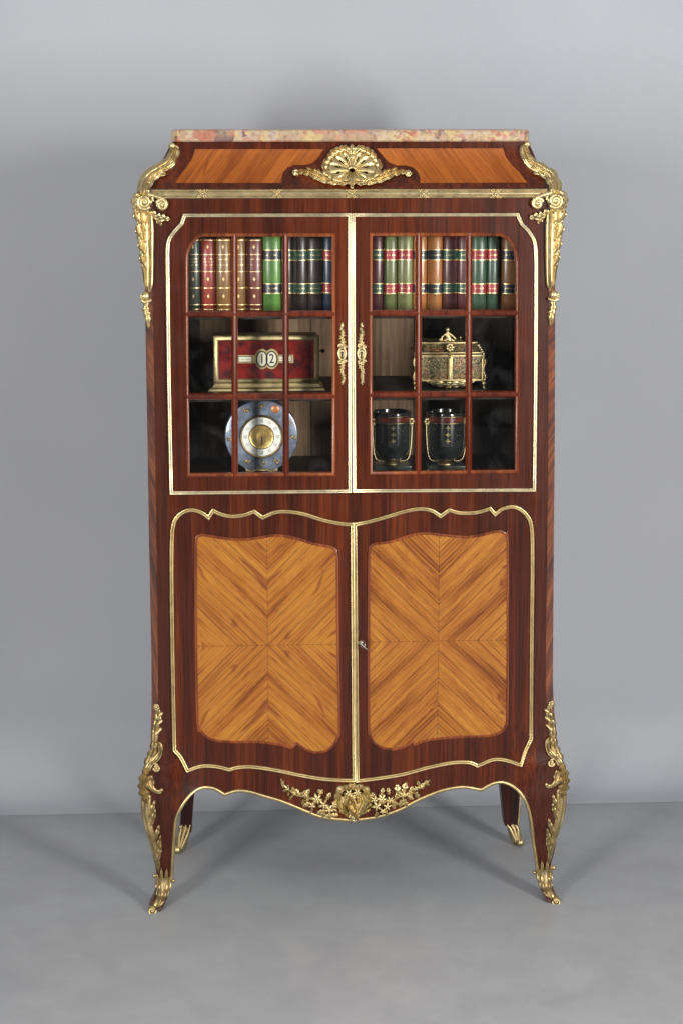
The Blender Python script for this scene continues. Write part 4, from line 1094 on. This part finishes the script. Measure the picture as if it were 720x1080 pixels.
for sg in (-1, 1):
    o_ = Orn(yf=lambda x, z: YB-.002); X = lambda d: 473.75+sg*d
    for k in range(7): o_.ball(X(30.7+min(1, k/4)*5.3), 364+k*2.2, 1.9, 1.0)
    for k in range(12): o_.ball(X(36.8+math.sin(k*.9)), 378+k*2.2, 1.7, .8)
    o_.ball(X(36.3), 404, 3.2, 1.2); o_.tube([(X(36.3), 402, 2.6), (X(36.3), 407, 1.8), (X(36.9), 411.5, 2.0)], 1, 8)
    link('corner_figure', o_.bm, M['gilt'], cas, 60)
o_ = Orn(yf=lambda x, z: YB-.002)
o_.leaf([(448,402,1.2),(458,404,3.2),(474,405.5,4.4),(490,404,3.2),(500,402,1.2)], 8, .35, 3, ridges=1)
o_.ball(474, 408, 1.8, 2); o_.ball(471, 403, 2.2, 3)
link('apron_mount', o_.bm, M['gilt'], cas, 60)
o_ = Orn(yf=lambda x, z: YB-.004)
o_.rosette(473.8, 366, 4.6, 2.5, 7); o_.leaf([(473.8,368,3.2),(473.8,372,2.8),(473.8,378,1)], 3, .4, 3); o_.tube([(473.8,378,1.5),(473.8,398,1.3)], 1, 8)
link('lock_mount', o_.bm, M['gilt'], cas, 60)
YF = YB+.045
o_ = Orn(yf=lambda x, z: YF)
o_.ball(471.6, 347.4, 2.6, 0); o_.tube([(471.8,349.5,1.6),(471,353,2.6),(473,357,3.0),(474,361,3.2)], 0, 12, 10)
o_.tube([(470,352,1.2),(466,355,1.1),(465.2,359,1.0)], 1, 8); o_.tube([(472.6,351,1.2),(477,354.4,1.1),(480,357.5,1.0)], 1, 8)
o_.tube([(472,357,1.9),(467,359.6,1.7),(464.6,362,1.3)], 2, 8); o_.tube([(475,358,1.9),(480,360,1.6),(484,360.6,1.3)], 2, 8)
for x, y, r_ in ((467,360.5,2.6),(477,360.5,2.6),(482,359.5,1.9),(485,355.8,1.7),(485.5,359.6,2.2),(463.6,358,1.6),(488,361,1.4)): o_.ball(x, y, r_, .5)
link('cherub_finial', o_.bm, M['gilt'], cas, 60)

# ================================================================== CACHE-POTS
M['lacquer'] = plain('black_lacquer', (.012,.015,.015), .2, coat=.6, var=.4)
M['red_lac'] = plain('red_lacquer', (.10,.016,.010), .25, coat=.5)
M['green_marble'] = plain('dark_green_marble', (.035,.05,.042), .22, coat=.4, var=.6, scale=70)
for i, (cxp, rp, lb) in enumerate(((412.8, 20.2, 'black lacquer pot on brass foot beside the left frame of the right door'), (469.6, 20.6, 'black lacquer pot on brass foot under the inlaid casket'))):
    YP = .125; c = P(cxp, 470, YP); rr = rp*.00209; sp = .00209
    zr_ = P(cxp, 435.5, YP-rr*.7).z; zbod = P(cxp, 484, YP).z; zsq = P(cxp, 491.5, YP-.03).z
    zh = lambda f: zbod+(zr_-zbod)*f
    pt_ = thing('lacquer_pot', lb, 'pot', (c.x, YP, zcf), 'lacquer pots behind the right door')
    bm = bmesh.new()
    lathe(bm, (c.x, YP, 0), [(rr*.2, zbod), (rr*.6, zh(.02)), (rr*.86, zh(.10)), (rr*.97, zh(.24)), (rr*.99, zh(.5)), (rr*.985, zh(.75)), (rr*.98, zh(.9)), (rr*.995, zh(.93)), (rr*1.0, zh(.985)), (rr*.98, zh(1)), (rr*.9, zh(1)), (rr*.88, zh(.97)), (rr*.88, zh(.5)), (rr*.5, zh(.2))], 56)
    link('bowl', bm, M['lacquer'], pt_, 40)
    bm = bmesh.new(); lathe(bm, (c.x, YP, 0), [(rr*.95, zh(.81)), (rr*.996, zh(.815)), (rr*.994, zh(.905)), (rr*.95, zh(.91))], 56); link('red_band', bm, M['red_lac'], pt_, 40)
    bm = bmesh.new()
    for f, e in ((.79, 1.0), (.925, 1.0)): lathe(bm, (c.x, YP, 0), [(rr*.96, zh(f-.006)), (rr*(e+.004), zh(f-.004)), (rr*(e+.004), zh(f+.004)), (rr*.96, zh(f+.006))], 56)
    for k, f in enumerate((.70, .56, .43)):
        for dx, dz in ((0,0),(-.0035,0),(.0035,0),(0,.004),(0,-.004)):
            ball(bm, (c.x+dx, YP-math.sqrt(max(0, (rr*.985)**2-dx*dx)), zh(f)+dz), .0026 if dx == dz == 0 else .0017, 8, (1, .4, 1))
    rnd = random.Random(i+2)
    for k in range(26):
        a = R(-90+rnd.uniform(-42, 42)); f = rnd.uniform(.38, .72)
        ball(bm, (c.x+math.cos(a)*rr*.984, YP+math.sin(a)*rr*.984, zh(f)), .0007, 6)
    link('gilt_decoration', bm, M['gilt_old'], pt_, 50)
    bm = bmesh.new()
    lathe(bm, (c.x, YP, 0), [(rr*.5, zh(.035)), (rr*.46, zbod-.001), (rr*.22, zbod-.004), (rr*.17, zbod-.008), (rr*.3, zsq+.006), (rr*.42, zsq+.002), (rr*.43, zsq)], 36)
    link('foot', bm, M['gilt_old'], pt_, 40)
    for sg in (-1, 1):
        bm = bmesh.new()
        pts = crom([(sg*rr*1.01, zh(.78)), (sg*rr*1.03, zh(.68)), (sg*rr*1.01, zh(.45)), (sg*rr*.955, zh(.2)), (sg*rr*.85, zh(.03)), (sg*rr*.62, zh(-.02)), (sg*rr*.4, zh(-.02))], 24)
        tube(bm, [Vector((c.x+x, YP-.012, z)) for x, z in pts], .0013, 8)
        for k in range(6): a = k*math.pi/3; ball(bm, (c.x+sg*rr*1.0+.004*math.cos(a), YP-.012, zh(.8)+.006*math.sin(a)), .0035, 8)
        link('handle', bm, M['gilt'], pt_, 50)
    bm = bmesh.new(); h_ = rr*.96; box(bm, (c.x-h_, YP-h_*.8, zcf), (c.x+h_, YP+h_*.8, zsq), .0015); link('plinth', bm, M['green_marble'], pt_, 30)

# ================================================================== LIGHT
def area(name, loc, tgt, size, power, col=(1,1,1)):
    l = bpy.data.lights.new(name, 'AREA'); l.shape = 'RECTANGLE'; l.size, l.size_y = size; l.energy = power; l.color = col
    o = bpy.data.objects.new(name, l); COL.objects.link(o); o.location = loc
    o.rotation_euler = (Vector(tgt)-Vector(loc)).to_track_quat('-Z', 'Y').to_euler(); return o
a_ = area('softbox_left', (-2.1, -3.6, 1.55), (.1, .1, 1.5), (.62, 1.7), 57, (1,.97,.94)); a_.data.spread = R(115)
a_ = area('softbox_right', (2.2, -3.5, 1.55), (.2, .1, 1.5), (.62, 1.7), 75, (1,.97,.94)); a_.data.spread = R(115)
a_ = area('ceiling_bounce_fill', (.1, -3.0, 3.0), (.1, -2.3, 0), (1.6, 1.2), 24, (1,.98,.96)); a_.data.spread = R(85)  # added fill for ceiling bounce, brightens the floor foreground
w = bpy.data.worlds.new('World'); scn.world = w; w.use_nodes = True
nt = w.node_tree; bg = nt.nodes['Background']; tc = nt.nodes.new('ShaderNodeTexCoord'); sp = nt.nodes.new('ShaderNodeSeparateXYZ'); rp_ = nt.nodes.new('ShaderNodeValToRGB')
mp = nt.nodes.new('ShaderNodeMapRange'); mp.inputs['From Min'].default_value = -1; mp.inputs['From Max'].default_value = 1
nt.links.new(tc.outputs['Generated'], sp.inputs[0]); nt.links.new(sp.outputs[2], mp.inputs[0]); nt.links.new(mp.outputs[0], rp_.inputs[0])
cr = rp_.color_ramp; cr.elements[0].position = .3; cr.elements[0].color = (.06,.06,.06,1); cr.elements[1].position = .85; cr.elements[1].color = (2.3,2.25,2.2,1)
e = cr.elements.new(.55); e.color = (.16,.16,.17,1)
nt.links.new(rp_.outputs[0], bg.inputs['Color']); bg.inputs['Strength'].default_value = .24
vs = scn.view_settings; vs.view_transform = 'Standard'; vs.look = 'None'; vs.exposure = 0; vs.gamma = 1
